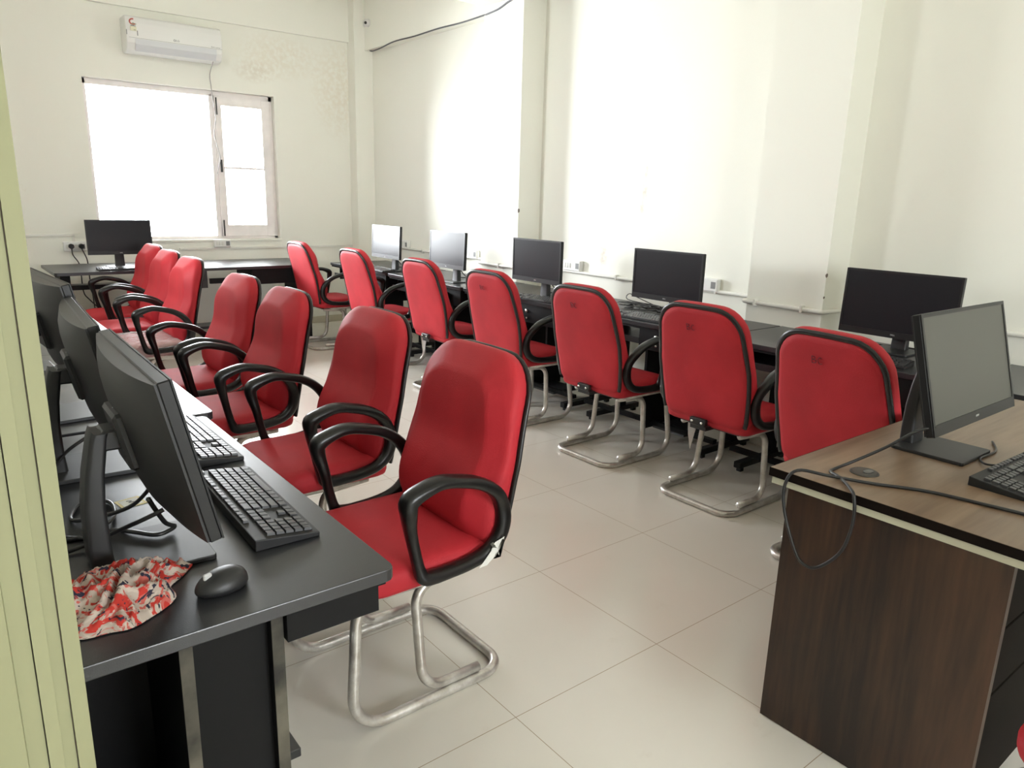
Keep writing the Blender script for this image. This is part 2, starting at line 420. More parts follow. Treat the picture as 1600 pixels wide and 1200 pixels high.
def rrect(x0, x1, y0, y1, r, seg=6):
    """ccw rounded rectangle; r single or (x0y0, x1y0, x1y1, x0y1)"""
    if not isinstance(r, (tuple, list)): r = (r,)*4
    out = []
    for (cx, cy, a0, rr) in ((x0+r[0], y0+r[0], 180, r[0]), (x1-r[1], y0+r[1], 270, r[1]), (x1-r[2], y1-r[2], 0, r[2]), (x0+r[3], y1-r[3], 90, r[3])):
        for k in range(seg+1):
            a = R_(a0+90*k/seg); out.append((cx+rr*math.cos(a), cy+rr*math.sin(a)))
    return out
def cable(name, pts, rad, label=None, cat='cable', group=None, parent=None, mat=None, sub=6):
    o = MB().sweep(catmull(pts, sub), rad, 8).build(name, mat or M['rubber'], parent)
    if label: tag(o, label, cat, group)
    return o
# ray through a photo pixel, used to read off real positions once, at build time
def text_obj(name, body, size, mat, parent, loc, rot, extrude=0.0004):
    cu = bpy.data.curves.new(name, 'FONT'); cu.body = body; cu.size = size; cu.extrude = extrude; cu.align_x = 'CENTER'; cu.align_y = 'CENTER'
    cu.materials.append(mat)
    t = bpy.data.objects.new(name, cu); col.objects.link(t)
    dg = bpy.context.evaluated_depsgraph_get()
    me = bpy.data.meshes.new_from_object(t.evaluated_get(dg)); bpy.data.objects.remove(t); bpy.data.curves.remove(cu)
    if not me.materials: me.materials.append(mat)
    o = bpy.data.objects.new(name, me); col.objects.link(o); o.parent = parent; o.location = loc; o.rotation_euler = rot
    return o

# ------------------------------------------------------------------ room
YF, XR, XL, YN, ZC = 7.80, 4.08, -0.06, -2.6, 3.40
struct(sb(XL-0.3, XR+0.2, YN-0.2, YF+0.15, -0.06, 0.0).build('floor', M['floor']))
struct(sb(XL-0.3, XR+0.2, YN-0.2, YF+0.15, ZC, ZC+0.1).build('ceiling', M['ceiling']))
# far wall with the window opening
WX0, WX1, WZ0, WZ1 = 1.305, 3.03, 0.94, 2.365
w = MB()
w.box(XL-0.3, WX0, YF, YF+0.22, 0, ZC); w.box(WX1, XR+0.2, YF, YF+0.22, 0, ZC)
w.box(WX0, WX1, YF, YF+0.22, 0, WZ0); w.box(WX0, WX1, YF, YF+0.22, WZ1, ZC)
struct(w.build('wall_far', M['wall_f']))
struct(sb(XR, XR+0.2, YN, YF, 0, ZC).build('wall_right', M['wall_r']))
w = MB(); LY0, LY1, LZ0, LZ1 = 5.20, 5.70, 1.55, 2.10  # left wall, with an opening for the added daylight window
w.box(XL-0.2, XL, YN, LY0, 0, ZC); w.box(XL-0.2, XL, LY1, YF, 0, ZC); w.box(XL-0.2, XL, LY0, LY1, 0, LZ0); w.box(XL-0.2, XL, LY0, LY1, LZ1, ZC)
struct(w.build('wall_left', M['wall']))
# near wall, behind the camera, with a wide window band
w = MB(); NX0, NX1, NZ0, NZ1 = 0.6, 1.9, 1.0, 1.95
w.box(XL-0.2, NX0, YN-0.2, YN, 0, ZC); w.box(NX1, XR+0.2, YN-0.2, YN, 0, ZC)
w.box(NX0, NX1, YN-0.2, YN, 0, NZ0); w.box(NX0, NX1, YN-0.2, YN, NZ1, ZC)
struct(w.build('wall_near', M['wall']))
# beams
struct(sb(XL, XR, YF-0.035, YF-0.001, 2.985, ZC-0.001).build('trim_1', M['wall']))            # beam over the far window
struct(sb(XR-0.09, XR-0.001, 5.30, YF-0.04, 2.905, ZC-0.001).build('trim_2', M['wall']))       # beam on the right wall, far bay
struct(sb(XR-0.09, XR-0.001, 2.58, 4.78, 2.925, ZC-0.001).build('trim_3', M['wall']))
struct(sb(XL, XR, 4.78, 5.29, 2.925, ZC-0.001).build('trim_4', M['wall']))                    # cross beam
# pillars
PIL = [struct(sb(3.85, XR, 4.785, 5.29, 0.001, 2.924).build('pillar', M['wall'])), struct(sb(3.85, XR, 2.09, 2.57, 0.001, ZC-0.001).build('pillar', M['wall']))]
struct(sb(3.865, XR-0.001, 7.64, YF-0.001, 0.001, ZC-0.001).build('pillar', M['wall']))
# chips knocked out of the plaster
for (nm, y, z, q) in (('plaster_chip', 2.0885, 1.06, 1.0), ('plaster_chip', 2.0885, 0.94, 0.6), ('plaster_chip', 4.7835, 1.325, 1.5)):
    struct(MB().add([(3.849, y, z-0.012*q), (3.856+0.006*q, y, z-0.004*q), (3.858+0.004*q, y, z+0.009*q), (3.849, y, z+0.014*q)], [(0, 1, 2, 3)]).add([(3.8495, y, z-0.012*q), (3.8495, y, z+0.014*q), (3.8495, y+0.008*q, z+0.004*q), (3.8495, y+0.006*q, z-0.006*q)], [(0, 1, 2, 3)]).build(nm, M['frame_groove'], PIL[0 if y > 3 else 1]))
# skirting
struct(sb(XL, 3.86, YF-0.012, YF-0.0005, 0.001, 0.075).build('baseboard_far', M['skirting']))
w = MB(); w.box(XR-0.012, XR-0.0005, YN+0.01, 2.08, 0.001, 0.075); w.box(XR-0.012, XR-0.0005, 2.58, 4.775, 0.001, 0.075); w.box(XR-0.012, XR-0.0005, 5.30, 7.63, 0.001, 0.075)
struct(w.build('baseboard_right', M['skirting']))

# moulded door frame right beside the camera
y0 = 0.70
prof = [(-0.60, y0+0.02), (0.0655, y0+0.02), (0.0655, y0-0.004), (0.0525, y0-0.004), (0.0525, y0+0.003), (0.0515, y0+0.003), (0.0515, y0-0.001), (0.0415, y0-0.003), (0.0410, y0-0.010), (0.0300, y0-0.012), (0.0300, y0-0.004), (0.0290, y0-0.004), (0.0290, y0-0.010), (0.0150, y0-0.014), (0.0140, y0-0.022), (-0.60, y0-0.030)]
door = struct(MB().prism(prof[::-1], 0.001, 2.92, 'z').build('door_1', M['frame_paint']))
struct(MB().box(0.0517, 0.0523, y0-0.0012, y0+0.002, 0.002, 2.9).box(0.0292, 0.0298, y0-0.0075, y0-0.005, 0.002, 2.9).build('frame_joint', M['frame_groove'], door))

# unseen high window added in the left wall to match the fall of daylight
win2 = empty('window_2_added', (0, 0, 0)); struct(win2)
f = MB(); xw0, xw1 = XL-0.13, XL-0.08
f.box(xw0, xw1, LY0+0.001, LY0+0.04, LZ0, LZ1); f.box(xw0, xw1, LY1-0.04, LY1-0.001, LZ0, LZ1); f.box(xw0, xw1, LY0, LY1, LZ1-0.04, LZ1-0.001); f.box(xw0, xw1, LY0, LY1, LZ0+0.001, LZ0+0.04)
f.box(xw0, xw1, 5.425, 5.445, LZ0+0.03, LZ1-0.03)
struct(f.build('window_frame', M['window_paint'], win2, bevel=0.003))

# ------------------------------------------------------------------ far window
win = empty('window_1', (0, 0, 0)); struct(win)
yw0, yw1 = YF+0.07, YF+0.12
f = MB()
f.box(WX0+0.001, WX0+0.035, yw0, yw1, WZ0, WZ1-0.001); f.box(WX1-0.04, WX1-0.001, yw0, yw1, WZ0, WZ1-0.001)
f.box(WX0+0.001, WX1-0.001, yw0, yw1, WZ1-0.05, WZ1-0.001); f.box(WX0+0.001, WX1-0.001, yw0, yw1, WZ0+0.001, WZ0+0.03)
f.box(2.40, 2.455, yw0, yw1, WZ0+0.02, WZ1-0.03)
struct(f.build('window_frame', M['window_paint'], win, bevel=0.004))
s = MB(); cx0, cx1 = 2.446, 2.995
s.box(cx0, cx0+0.065, yw0-0.02, yw0+0.02, WZ0+0.026, WZ1-0.046); s.box(cx1-0.085, cx1, yw0-0.02, yw0+0.02, WZ0+0.026, WZ1-0.046)
s.box(cx0, cx1, yw0-0.018, yw0+0.018, WZ1-0.13, WZ1-0.046); s.box(cx0, cx1, yw0-0.018, yw0+0.018, WZ0+0.026, WZ0+0.14)
s.box(cx0, cx1, yw0-0.012, yw0+0.012, 1.635, 1.655)
sash = struct(s.build('sash', M['window_paint'], win, bevel=0.003))
struct(MB().box(cx0+0.012, cx0+0.022, yw0-0.035, yw0-0.02, WZ0+0.03, WZ0+0.19).box(cx0+0.012, cx0+0.022, yw0-0.035, yw0-0.02, WZ1-0.22, WZ1-0.06).box(cx0+0.02, cx0+0.035, yw0-0.045, yw0-0.02, 1.60, 1.72).build('window_bolt', M['dark_metal'], sash))
struct(sb(cx0+0.05, cx1-0.07, yw0-0.002, yw0+0.002, WZ0+0.13, WZ1-0.13).build('window_pane', M['glass'], win))
struct(sb(WX0+0.03, 2.41, yw0+0.02, yw0+0.024, WZ0+0.025, WZ1-0.045).build('window_pane', M['glass'], win))
struct(sb(WX0-0.01, WX1+0.01, YF-0.012, YF+0.07, WZ0-0.022, WZ0+0.001).build('trim_5', M['wall'], None, bevel=0.004))

# ------------------------------------------------------------------ conduits, sockets
def pipe(name, pts, r, label, cat, clips=(), radii=0.015):
    root = empty(name, (0, 0, 0)); tag(root, label, cat)
    MB().sweep(fillet(pts, radii, 5), r, 10).build('pipe', M['conduit'], root)
    for (x, y, z, ax) in clips:
        b = MB()
        if ax == 'y': b.box(x-r-0.003, x+r+0.004, y-0.008, y+0.008, z-r-0.008, z+r+0.008)
        else: b.box(x-0.008, x+0.008, y-r-0.004, y+r+0.003, z-r-0.008, z+r+0.008)
        b.build('clip', M['conduit'], root, bevel=0.003)
    return root
zp = 0.868
xa, xb = XR-0.018, 3.85-0.018
pipe('conduit_pipe', [(xa, 7.62, zp+0.004), (xa, 5.315, zp+0.004), (xb, 5.30, zp), (xb, 4.775, zp), (xa, 4.765, zp), (xa, 2.595, zp-0.003), (xb, 2.585, zp-0.003), (xb, 2.075, zp-0.006), (xa, 2.07, zp-0.008), (xa, -1.5, zp-0.02)], 0.0125,
     'white round conduit pipe running the length of the right wall above the desks', 'conduit',
     [(xa, y, zp, 'y') for y in (6.6, 5.8, 3.85, 2.95, 1.5, 0.6)] + [(xb, y, zp-0.003, 'y') for y in (5.0, 2.5, 2.2)])
tag(MB().box(2.0, 3.86, YF-0.014, YF-0.0005, 0.842, 0.862).box(XL+0.5, 1.108, YF-0.014, YF-0.0005, 0.985, 1.003).box(1.09, 1.108, YF-0.014, YF-0.0005, 0.935, 0.99).build('cable_trunking', M['conduit'], None), 'thin flat cable trunking on the far wall below the window', 'trunking')
def switch_board(x, y, z, face, w, h, n, label, plugs=0):
    rz = {'far': 0.0, 'right': R_(-90)}[face]
    root = empty('switch_board', (x, y, z), rz); tag(root, label, 'socket')
    sb(-w/2, w/2, -0.035, -0.0005, -h/2, h/2, bev=0.005).build('back_box', M['white_plastic'], root)
    sb(-w/2+0.006, w/2-0.006, -0.040, -0.035, -h/2+0.006, h/2-0.006).build('face_plate', M['white_plastic'], root)
    for k in range(n):
        sb(-w/2+0.02+k*0.026, -w/2+0.038+k*0.026, -0.045, -0.040, -0.018, 0.018).build('switch', M['paper'], root)
    sb(w/2-0.05, w/2-0.015, -0.042, -0.040, -0.022, 0.022).build('socket_outlet', M['grey_print'] if not plugs else M['white_plastic'], root)
    return root
switch_board(1.10, YF, 0.893, 'far', 0.185, 0.085, 2, 'white switch board with two black plugs on the far wall left of the monitor')
switch_board(2.41, YF, 0.90, 'far', 0.165, 0.075, 3, 'white switch board just under the sill of the far window')
switch_board(XR, 5.72, 0.905, 'right', 0.20, 0.085, 3, 'white switch board just right of the pale-lit monitor beside the far pillar')
switch_board(XR, 4.33, 0.917, 'right', 0.20, 0.085, 3, 'white switch board just right of the dark monitor by the far pillar')
switch_board(XR, 3.03, 0.905, 'right', 0.20, 0.085, 2, 'white switch board on the right wall behind the monitor beside the second pillar')
switch_board(XR, 6.95, 0.915, 'right', 0.16, 0.085, 2, 'white switch board just right of the pale-lit monitor nearest the room corner')
PLUGS = []
def plug(x, y, z, label):
    root = empty('power_plug', (x, y, z)); tag(root, label, 'plug')
    MB().prism([(-0.022, -0.004), (0, -0.024), (0.022, -0.004), (0.018, 0.02), (0, 0.028), (-0.018, 0.02)], -0.045, -0.0, 'y').build('plug_body', M['black_matte'], root, bevel=0.003)
    PLUGS.append(root); return root
plug(1.065, YF-0.0425, 0.893, 'left one of the two black plugs in the far wall socket')
plug(1.145, YF-0.0425, 0.893, 'right one of the two black plugs in the far wall socket')

# ------------------------------------------------------------------ air conditioner
ac = empty('air_conditioner', (0, 0, 0)); tag(ac, 'white split air conditioner mounted high on the far wall above the window', 'air conditioner')
AX0, AX1 = 1.655, 2.475
prof = [(YF-0.001, 2.60), (YF-0.001, 2.885), (YF-0.17, 2.888), (YF-0.195, 2.875), (YF-0.205, 2.83), (YF-0.212, 2.76), (YF-0.212, 2.70), (YF-0.205, 2.665), (YF-0.17, 2.61), (YF-0.13, 2.592), (YF-0.06, 2.588)]
MB().prism(prof[::-1], AX0, AX1, 'x').build('body', M['white_plastic'], ac, bevel=0.008)
fl = MB().prism([(YF-0.2125, 2.700), (YF-0.2065, 2.660), (YF-0.168, 2.607), (YF-0.170, 2.602), (YF-0.2105, 2.655), (YF-0.2165, 2.700)][::-1], AX0+0.07, AX1-0.055, 'x').build('louver_flap', simple('flap_white', (0.66, 0.67, 0.69), 0.3), ac, bevel=0.001)
MB().box(AX0+0.02, AX1-0.002, YF-0.2125, YF-0.2115, 2.7045, 2.7065).build('panel_seam', M['grey_print'], ac)
MB().sweep([(AX0+0.06+0.025*math.cos(a*0.26), YF-0.2095, 2.835+0.022*math.sin(a*0.26)) for a in range(5, 22)], 0.006, 6).build('energy_dial', M['label_red'], ac)
MB().prism([(AX0+0.04, 2.81), (AX0+0.065, 2.805), (AX0+0.09, 2.818), (AX0+0.06, 2.828)][::-1], YF-0.2135, YF-0.208, 'y').build('energy_dial', M['label_green'], ac)
MB().box(AX0+0.035, AX0+0.085, YF-0.2155, YF-0.209, 2.76, 2.795).build('energy_label', M['label_cream'], ac)
MB().box(AX0+0.04, AX0+0.08, YF-0.2165, YF-0.209, 2.798, 2.803).box(AX0+0.062, AX0+0.078, YF-0.2165, YF-0.209, 2.766, 2.770).build('label_print', M['grey_print'], ac)
MB().box(AX0+0.001, AX0+0.007, YF-0.2148, YF-0.2118, 2.725, 2.765).box(AX0+0.088, AX0+0.094, YF-0.2148, YF-0.2118, 2.725, 2.765).build('tape_tab', M['grey_print'], ac)
MB().sweep([(AX0+0.398+0.008*math.cos(a*math.pi/6), YF-0.2135, 2.727+0.008*math.sin(a*math.pi/6)) for a in range(12)], 0.002, 6, closed=True).build('logo', M['grey_print'], ac)
text_obj('logo_text', 'LG', 0.024, M['grey_print'], ac, (AX0+0.425, YF-0.2135, 2.727), (R_(90), 0, 0))
text_obj('model_text', 'DUAL Inverter', 0.014, M['grey_print'], ac, (AX1-0.06, YF-0.2135, 2.717), (R_(90), 0, 0))
cable('drain_wire', [(2.40, YF-0.15, 2.60), (2.402, YF-0.02, 2.50), (2.41, YF-0.008, 2.40), (2.415, YF-0.012, 2.30), (2.43, YF-0.015, 2.1), (2.405, YF-0.02, 1.95), (2.44, YF-0.012, 1.80), (2.45, YF-0.012, 1.72), (2.41, YF-0.02, 1.58)], 0.004, 'thin wire hanging from the air conditioner down across the window mullion', 'wire', mat=simple('grey_wire', (0.45, 0.42, 0.42), 0.5))

# ------------------------------------------------------------------ security camera and its cable
cc = empty('security_camera', (4.03, 7.64, 3.17), 0); tag(cc, 'small white dome security camera high on the corner column', 'security camera')
MB().sweep([(0, -0.001, 0), (0, -0.05, 0)], 0.055, 20).build('mount_ring', M['white_plastic'], cc)
MB().sweep(catmull([(0, -0.045, 0), (-0.03, -0.075, -0.004), (-0.06, -0.10, -0.01), (-0.085, -0.115, -0.015)], 3), lambda i, t: (0.045*(1-0.25*t), 0.045*(1-0.25*t)), 16).build('camera_ball', M['white_plastic'], cc)
MB().sweep([(-0.080, -0.112, -0.012), (-0.092, -0.121, -0.017)], 0.014, 14).build('lens', M['lens'], cc)
cable('camera_cable', [(4.02, 7.60, 3.12), (4.02, 7.60, 3.02), (4.02, 7.60, 2.93), (4.02, 7.55, 2.895), (XR-0.095, 7.3, 2.885), (XR-0.098, 7.0, 2.91), (XR-0.098, 6.6, 2.905), (XR-0.098, 6.2, 2.912), (XR-0.098, 5.8, 2.905), (XR-0.098, 5.4, 2.915), (XR-0.1, 5.32, 2.91)], 0.007,
      'dark cable running from the security camera along the beam on the right wall', 'cable', mat=simple('grey_cable', (0.10, 0.10, 0.11), 0.5))
cable('ceiling_cable', [(3.842, 5.27, 2.86), (3.842, 5.1, 2.875), (3.842, 4.95, 2.91), (3.842, 4.80, 2.918), (3.88, 4.772, 2.92), (3.98, 4.6, 2.90), (3.985, 4.45, 2.915), (3.985, 4.0, 2.92)], 0.007,
      'dark cable clipped under the beam at the top of the first pillar', 'cable', mat=simple('grey_cable_b', (0.10, 0.10, 0.11), 0.5))

# ------------------------------------------------------------------ chair
BH = 0.585
def back_outline(n_side=9):
    pts = []
    def corner(cy, cz, r, a0, seg):
        for k in range(seg+1):
            a = R_(a0+90*k/seg); pts.append((cy+r*math.cos(a), cz+r*math.sin(a)))
    hb, ht = 0.242, 0.238
    corner(-hb+0.055, 0.055, 0.055, 180, 6); corner(hb-0.055, 0.055, 0.055, 270, 6)
    pts.append((hb+0.012, BH*0.3)); pts.append((hb+0.016, BH*0.5))
    corner(ht-0.125, BH-0.125, 0.125, 0, 10)
    corner(-ht+0.125, BH-0.125, 0.125, 90, 10)
    pts.append((-hb-0.016, BH*0.5)); pts.append((-hb-0.012, BH*0.3))
    # resample evenly, then arch the top
    P = [Vector((a, b, 0)) for a, b in pts]; P.append(P[0]); L = [0]
    for i in range(1, len(P)): L.append(L[-1]+(P[i]-P[i-1]).length)
    N = 72; out = []
    for k in range(N):
        d = L[-1]*k/N; j = max(i for i in range(len(L)) if L[i] <= d+1e-12); j = min(j, len(P)-2)
        t = (d-L[j])/max(1e-9, L[j+1]-L[j]); p = P[j].lerp(P[j+1], t)
        z = p.y
        if z > BH*0.6: z += 0.010*(1-(p.x/0.25)**2)*(z-BH*0.6)/(BH*0.4)
        out.append((p.x, z))
    return out
OUTL = back_outline()
def bmap(d, y, z):
    """back surface coordinates -> chair space; d = forward of the back board"""
    t = z/BH
    x = -0.203-0.128*t+0.018*math.sin(math.pi*min(1, max(0, t)))
    return Vector((x+d, y, 0.405+z*0.975+d*0.18))
def ring(k, dfun):
    out = []
    for (y, z) in OUTL:
        yy = y*k; zz = 0.3+(z-0.3)*k
        out.append(bmap(dfun(yy, zz), yy, zz))
    return out
def lum(y, z): return 0.032*math.exp(-((z-0.15)/0.10)**2)+0.010*math.exp(-((z-0.50)/0.12)**2)-0.010*math.exp(-((z-0.33)/0.07)**2)
def rear_d(k): return -0.004-0.020*(1-k**4)
def make_chair():
    root = empty('office_chair')
    # front cushion
    prof = [(0.955, 0.004, 0), (0.99, 0.008, 0), (1.0, 0.018, 0), (1.002, 0.030, 0.1), (0.995, 0.040, 0.3), (0.97, 0.047, 0.5), (0.92, 0.053, 0.65), (0.84, 0.062, .8), (0.76, 0.074, .95), (0.72, 0.079, 1), (0.68, 0.080, 1), (0.6, 0.080, 1), (0.4, 0.079, 1), (0.2, 0.078, 1), (0.05, 0.078, 1)]
    b = MB().rings([ring(k, lambda y, z, d=d, l=l: d+l*lum(y, z)) for k, d, l in prof][::-1], close=(True, True))
    b.build('backrest', M['red'], root)
    rp = [(0.945, 0.0), (0.94, -0.008), (0.92, -0.014), (0.85, -0.018), (0.7, -0.020), (0.45, -0.022), (0.2, -0.024), (0.04, -0.024)]
    MB().rings([ring(k, lambda y, z, d=d: d) for k, d in rp]).build('rear_panel', M['red'], root)
    rim = [bmap(-0.006, y*0.97, 0.3+(z-0.3)*0.97) for (y, z) in OUTL]
    # open at the bottom: start after the bottom-right corner, end before the bottom-left one
    n = len(rim); idx = [i for i in range(n) if OUTL[i][1] > 0.012]
    st = next(i for i in range(n) if OUTL[i][1] > 0.012 and OUTL[(i-1) % n][1] <= 0.012 and OUTL[i][0] > 0)
    seq = []
    i = st
    while OUTL[i % n][1] > 0.012: seq.append(rim[i % n]); i += 1
    MB().sweep(seq, lambda i, t: (0.008, 0.0115), 8, up=(1, 0, 0.16)).build('piping', M['piping'], root)
    br = MB().box(-0.262, -0.236, -0.045, 0.045, 0.405, 0.440, bev=0.004).box(-0.25, -0.10, -0.045, 0.045, 0.385, 0.402)
    bo = br.build('back_bracket', M['dark_metal'], root)
    sc_ = MB()
    for s_ in (-1, 1): sc_.sweep([(-0.266, s_*0.028, 0.423), (-0.258, s_*0.028, 0.423)], 0.006, 8)
    sc_.build('screw', M['steel'], bo)
    # seat
    R = rrect(-0.215, 0.245, -0.238, 0.238, (0.05, 0.085, 0.085, 0.05), 8)
    def sr(k, z, crown=0.0):
        out = []
        for (x, y) in R:
            xx = 0.015+(x-0.015)*k; yy = y*k
            zz = z - 0.022*max(0, (xx-0.10)/0.145)**2*(1 if z > 0.44 else 0) + crown*(1-(yy/0.24)**2)
            out.append(Vector((xx, yy, zz)))
        return out
    MB().rings([sr(0.3, 0.395), sr(0.94, 0.395), sr(0.985, 0.402), sr(1.0, 0.415), sr(1.003, 0.435), sr(0.99, 0.455), sr(0.96, 0.467), sr(0.90, 0.474), sr(0.8, 0.477, 0.002), sr(0.55, 0.478, 0.004), sr(0.25, 0.479, 0.005), sr(0.03, 0.479, 0.005)]).build('seat', M['red'], root)
    sb(-0.17, 0.17, -0.17, 0.17, 0.378, 0.396, bev=0.004).build('seat_plate', M['dark_metal'], root)
    # chrome cantilever base
    r = 0.0155
    main = []
    a = [(-0.10, 0.185, 0.384), (0.225, 0.185, 0.384), (0.262, 0.212, r), (-0.255, 0.212, r)]
    bp_ = [(x, -y, z) for x, y, z in a[::-1]]
    MB().sweep(fillet(a+bp_, [0.07, 0.095, 0.075, 0.075, 0.095, 0.07], 10), r, 12).build('base_frame', M['chrome'], root)
    for s_ in (-1, 1):
        q = [(-0.16, s_*0.205, r*3-0.001), (0.035, s_*0.205, r*3-0.001), (0.045, s_*0.178, 0.366), (-0.15, s_*0.165, 0.372)]
        MB().sweep(fillet(q, [0.075, 0.06], 9), r*0.95, 12).build('support_tube', M['chrome'], root)
    # arms: closed loops
    c = [(0.116, 0.672), (0.078, 0.693), (0.025, 0.705), (-0.03, 0.697), (-0.10, 0.676), (-0.155, 0.640), (-0.190, 0.590), (-0.198, 0.535), (-0.180, 0.485), (-0.135, 0.452), (-0.07, 0.438), (0.0, 0.434), (0.035, 0.434), (0.066, 0.440), (0.080, 0.468), (0.093, 0.52), (0.105, 0.58), (0.117, 0.637)]
    tk = [0.021, 0.017, 0.015, 0.015, 0.016, 0.017, 0.019, 0.020, 0.019, 0.017, 0.016, 0.016, 0.017, 0.018, 0.014, 0.013, 0.014, 0.018]
    wd = [0.024, 0.026, 0.026, 0.025, 0.023, 0.020, 0.018, 0.017, 0.017, 0.018, 0.019, 0.019, 0.019, 0.018, 0.015, 0.015, 0.017, 0.021]
    SUB = 4
    for s_ in (-1, 1):
        cl = catmull([(x, s_*(0.262+(0.012 if z > 0.6 else 0.0)), z) for x, z in c], SUB, True)
        tt = [v.x for v in catmull([(t, 0, 0) for t in tk], SUB, True)]; ww = [v.x for v in catmull([(t, 0, 0) for t in wd], SUB, True)]
        P = cl; N = len(P); nn = 12; rg = []
        for i in range(N):
            T = (P[(i+1) % N]-P[i-1]).normalized(); Y = Vector((0, 1, 0)); Nn = T.cross(Y).normalized()
            rr_ = []
            for k in range(nn):
                a_ = 2*math.pi*k/nn; ca, sa = math.cos(a_), math.sin(a_)
                e = 0.72
                rr_.append(P[i]+Nn*(math.copysign(abs(ca)**e, ca)*tt[i]*1.12)+Y*(math.copysign(abs(sa)**e, sa)*ww[i]*1.12))
            rg.append(rr_)
        V = [p for q in rg for p in q]; Fc = [(i*nn+k, i*nn+(k+1) % nn, ((i+1) % N)*nn+(k+1) % nn, ((i+1) % N)*nn+k) for i in range(N) for k in range(nn)]
        if True: MB().add(V, Fc, True).build('armrest', M['black_plastic'], root)
    return root
def fix_normals(o):
    import bmesh
    bm = bmesh.new(); bm.from_mesh(o.data); bmesh.ops.recalc_face_normals(bm, faces=bm.faces); bm.to_mesh(o.data); bm.free()

CHG_L = 'red office chairs along the left desks'; CHG_R = 'red office chairs along the right desks'
chairs = [
  # x, y, rotation, label, group, tag
  (1.000, 1.780, 180, 'nearest red office chair of the left row, its armrest torn with white foam showing', CHG_L, 'torn'),
  (1.070, 2.560, 181, 'second nearest red office chair of the left row, right behind the torn one', CHG_L, ''),
  (1.018, 3.330, 180, 'third red office chair of the left row counted from the camera', CHG_L, ''),
  (1.030, 4.000, 180, 'fourth red office chair of the left row, just in front of the plastic-covered seat', CHG_L, ''),
  (1.090, 5.180, 180, 'red office chair of the left row with clear plastic wrap over its seat', CHG_L, 'wrap'),
  (1.120, 5.850, 180, 'second farthest red office chair of the left row', CHG_L, ''),
  (1.160, 6.500, 180, 'farthest red office chair of the left row, beside the far desk', CHG_L, ''),
  (2.850, 1.290, -8, 'nearest red chair of the right row, partly hidden by the wooden desk', CHG_R, 'bc'),
  (3.030, 2.050, 0, 'second nearest red office chair of the right row, BC on its back', CHG_R, 'bc'),
  (3.030, 2.830, 0, 'third nearest red office chair of the right row, BC on its back', CHG_R, 'bc'),
  (3.050, 3.690, 0, 'fourth red office chair of the right row, faint writing high on its back', CHG_R, 'bc'),
  (3.085, 4.570, 0, 'fifth red office chair of the right row counted from the camera', CHG_R, ''),
  (3.085, 5.610, 0, 'second farthest red office chair of the right row', CHG_R, ''),
  (3.010, 6.560, 0, 'farthest red office chair of the right row, near the room corner', CHG_R, ''),
  (1.740, 0.090, 90, 'red office chair on the near side of the wooden desk, cut by the photo corner', None, ''),
]
chair0 = make_chair()
for ch in chair0.children:
    fix_normals(ch)
for i, (x, y, rz, lab, grp, fl_) in enumerate(chairs):
    o = chair0 if i == 0 else copy_tree(chair0)
    chairs[i] = chairs[i] + (o,)
for i, (x, y, rz, lab, grp, fl_, o) in enumerate(chairs):
    o.location = (x, y, 0); o.rotation_euler = (0, 0, R_(rz)); tag(o, lab, 'chair', grp)
    if fl_ == 'torn':
        f_ = MB()
        f_.rings([[Vector((-0.160+0.016*math.cos(a)*k-0.0, 0.285, 0.468+0.020*math.sin(a*2+k)*k)) + Vector((0.012*math.sin(a*3), 0.003*k, 0.01*math.cos(a*2))) for a in [2*math.pi*j/12 for j in range(12)]] for k in (1.0, 0.6, 0.1)])
        f_.add([(-0.175, 0.287, 0.462), (-0.145, 0.289, 0.478), (-0.115, 0.284, 0.440), (-0.10, 0.283, 0.425), (-0.125, 0.286, 0.428), (-0.15, 0.288, 0.448)], [(0, 1, 2, 3, 4, 5)])
        f_.add([(-0.165, 0.2862, 0.462), (-0.185, 0.2875, 0.500), (-0.150, 0.2885, 0.492), (-0.138, 0.287, 0.470)], [(0, 1, 2, 3)])
        tg = f_.build('torn_wrapping', M['paper'], o); tg['label'] = 'torn white wrapping on the armrest'
    if fl_ == 'wrap':
        R = rrect(-0.20, 0.25, -0.240, 0.240, (0.05, 0.085, 0.085, 0.05), 6)
        def wr(k, z): return [Vector((0.02+(px-0.02)*k, py*k, z+0.003*noise.noise(Vector((px*20, py*20, k*5))))) for px, py in R]
        tg = MB().rings([wr(1.012, 0.40), wr(1.016, 0.43), wr(1.008, 0.462), wr(0.96, 0.478), wr(0.8, 0.489), wr(0.4, 0.491), wr(0.05, 0.491)], close=(False, True)).build('seat_wrap', M['wrap'], o); tg['label'] = 'clear plastic wrap'
    if (x, y) == (3.030, 2.050) or (x, y) == (3.085, 4.570):
        MB().add([(-0.235, 0.07, 0.40), (-0.23, 0.02, 0.40), (-0.238, 0.03, 0.33), (-0.236, 0.045, 0.27), (-0.24, 0.06, 0.34)], [(0, 1, 2, 3, 4)]).build('plastic_scrap', M['wrap'], o)
    if fl_ == 'bc':
        b = MB()
        def W(u, v, cy, cz, s=0.028):   # u to the reader's right (toward -y), v up
            y = cy-u*s; z = cz+v*s
            return bmap(-0.0262+0.004*(abs(y)/0.2)**2, y, z)
        cyy, czz = 0.055, 0.475
        st = [[(0, 0), (0.03, 0.5), (0, 1)], [(0, 1), (0.45, 0.95), (0.5, 0.7), (0.1, 0.52)], [(0.1, 0.52), (0.6, 0.45), (0.55, 0.1), (0, 0)], [(1.5, 0.85), (1.2, 0.95), (0.95, 0.5), (1.15, 0.05), (1.55, 0.12)]]
        for s_ in st: b.sweep(catmull([W(u, v, cyy, czz) for u, v in s_], 4), 0.0011, 6)
        tg = b.build('marker_writing', M['ink'], o); tg['label'] = 'faint hand-drawn letters BC'

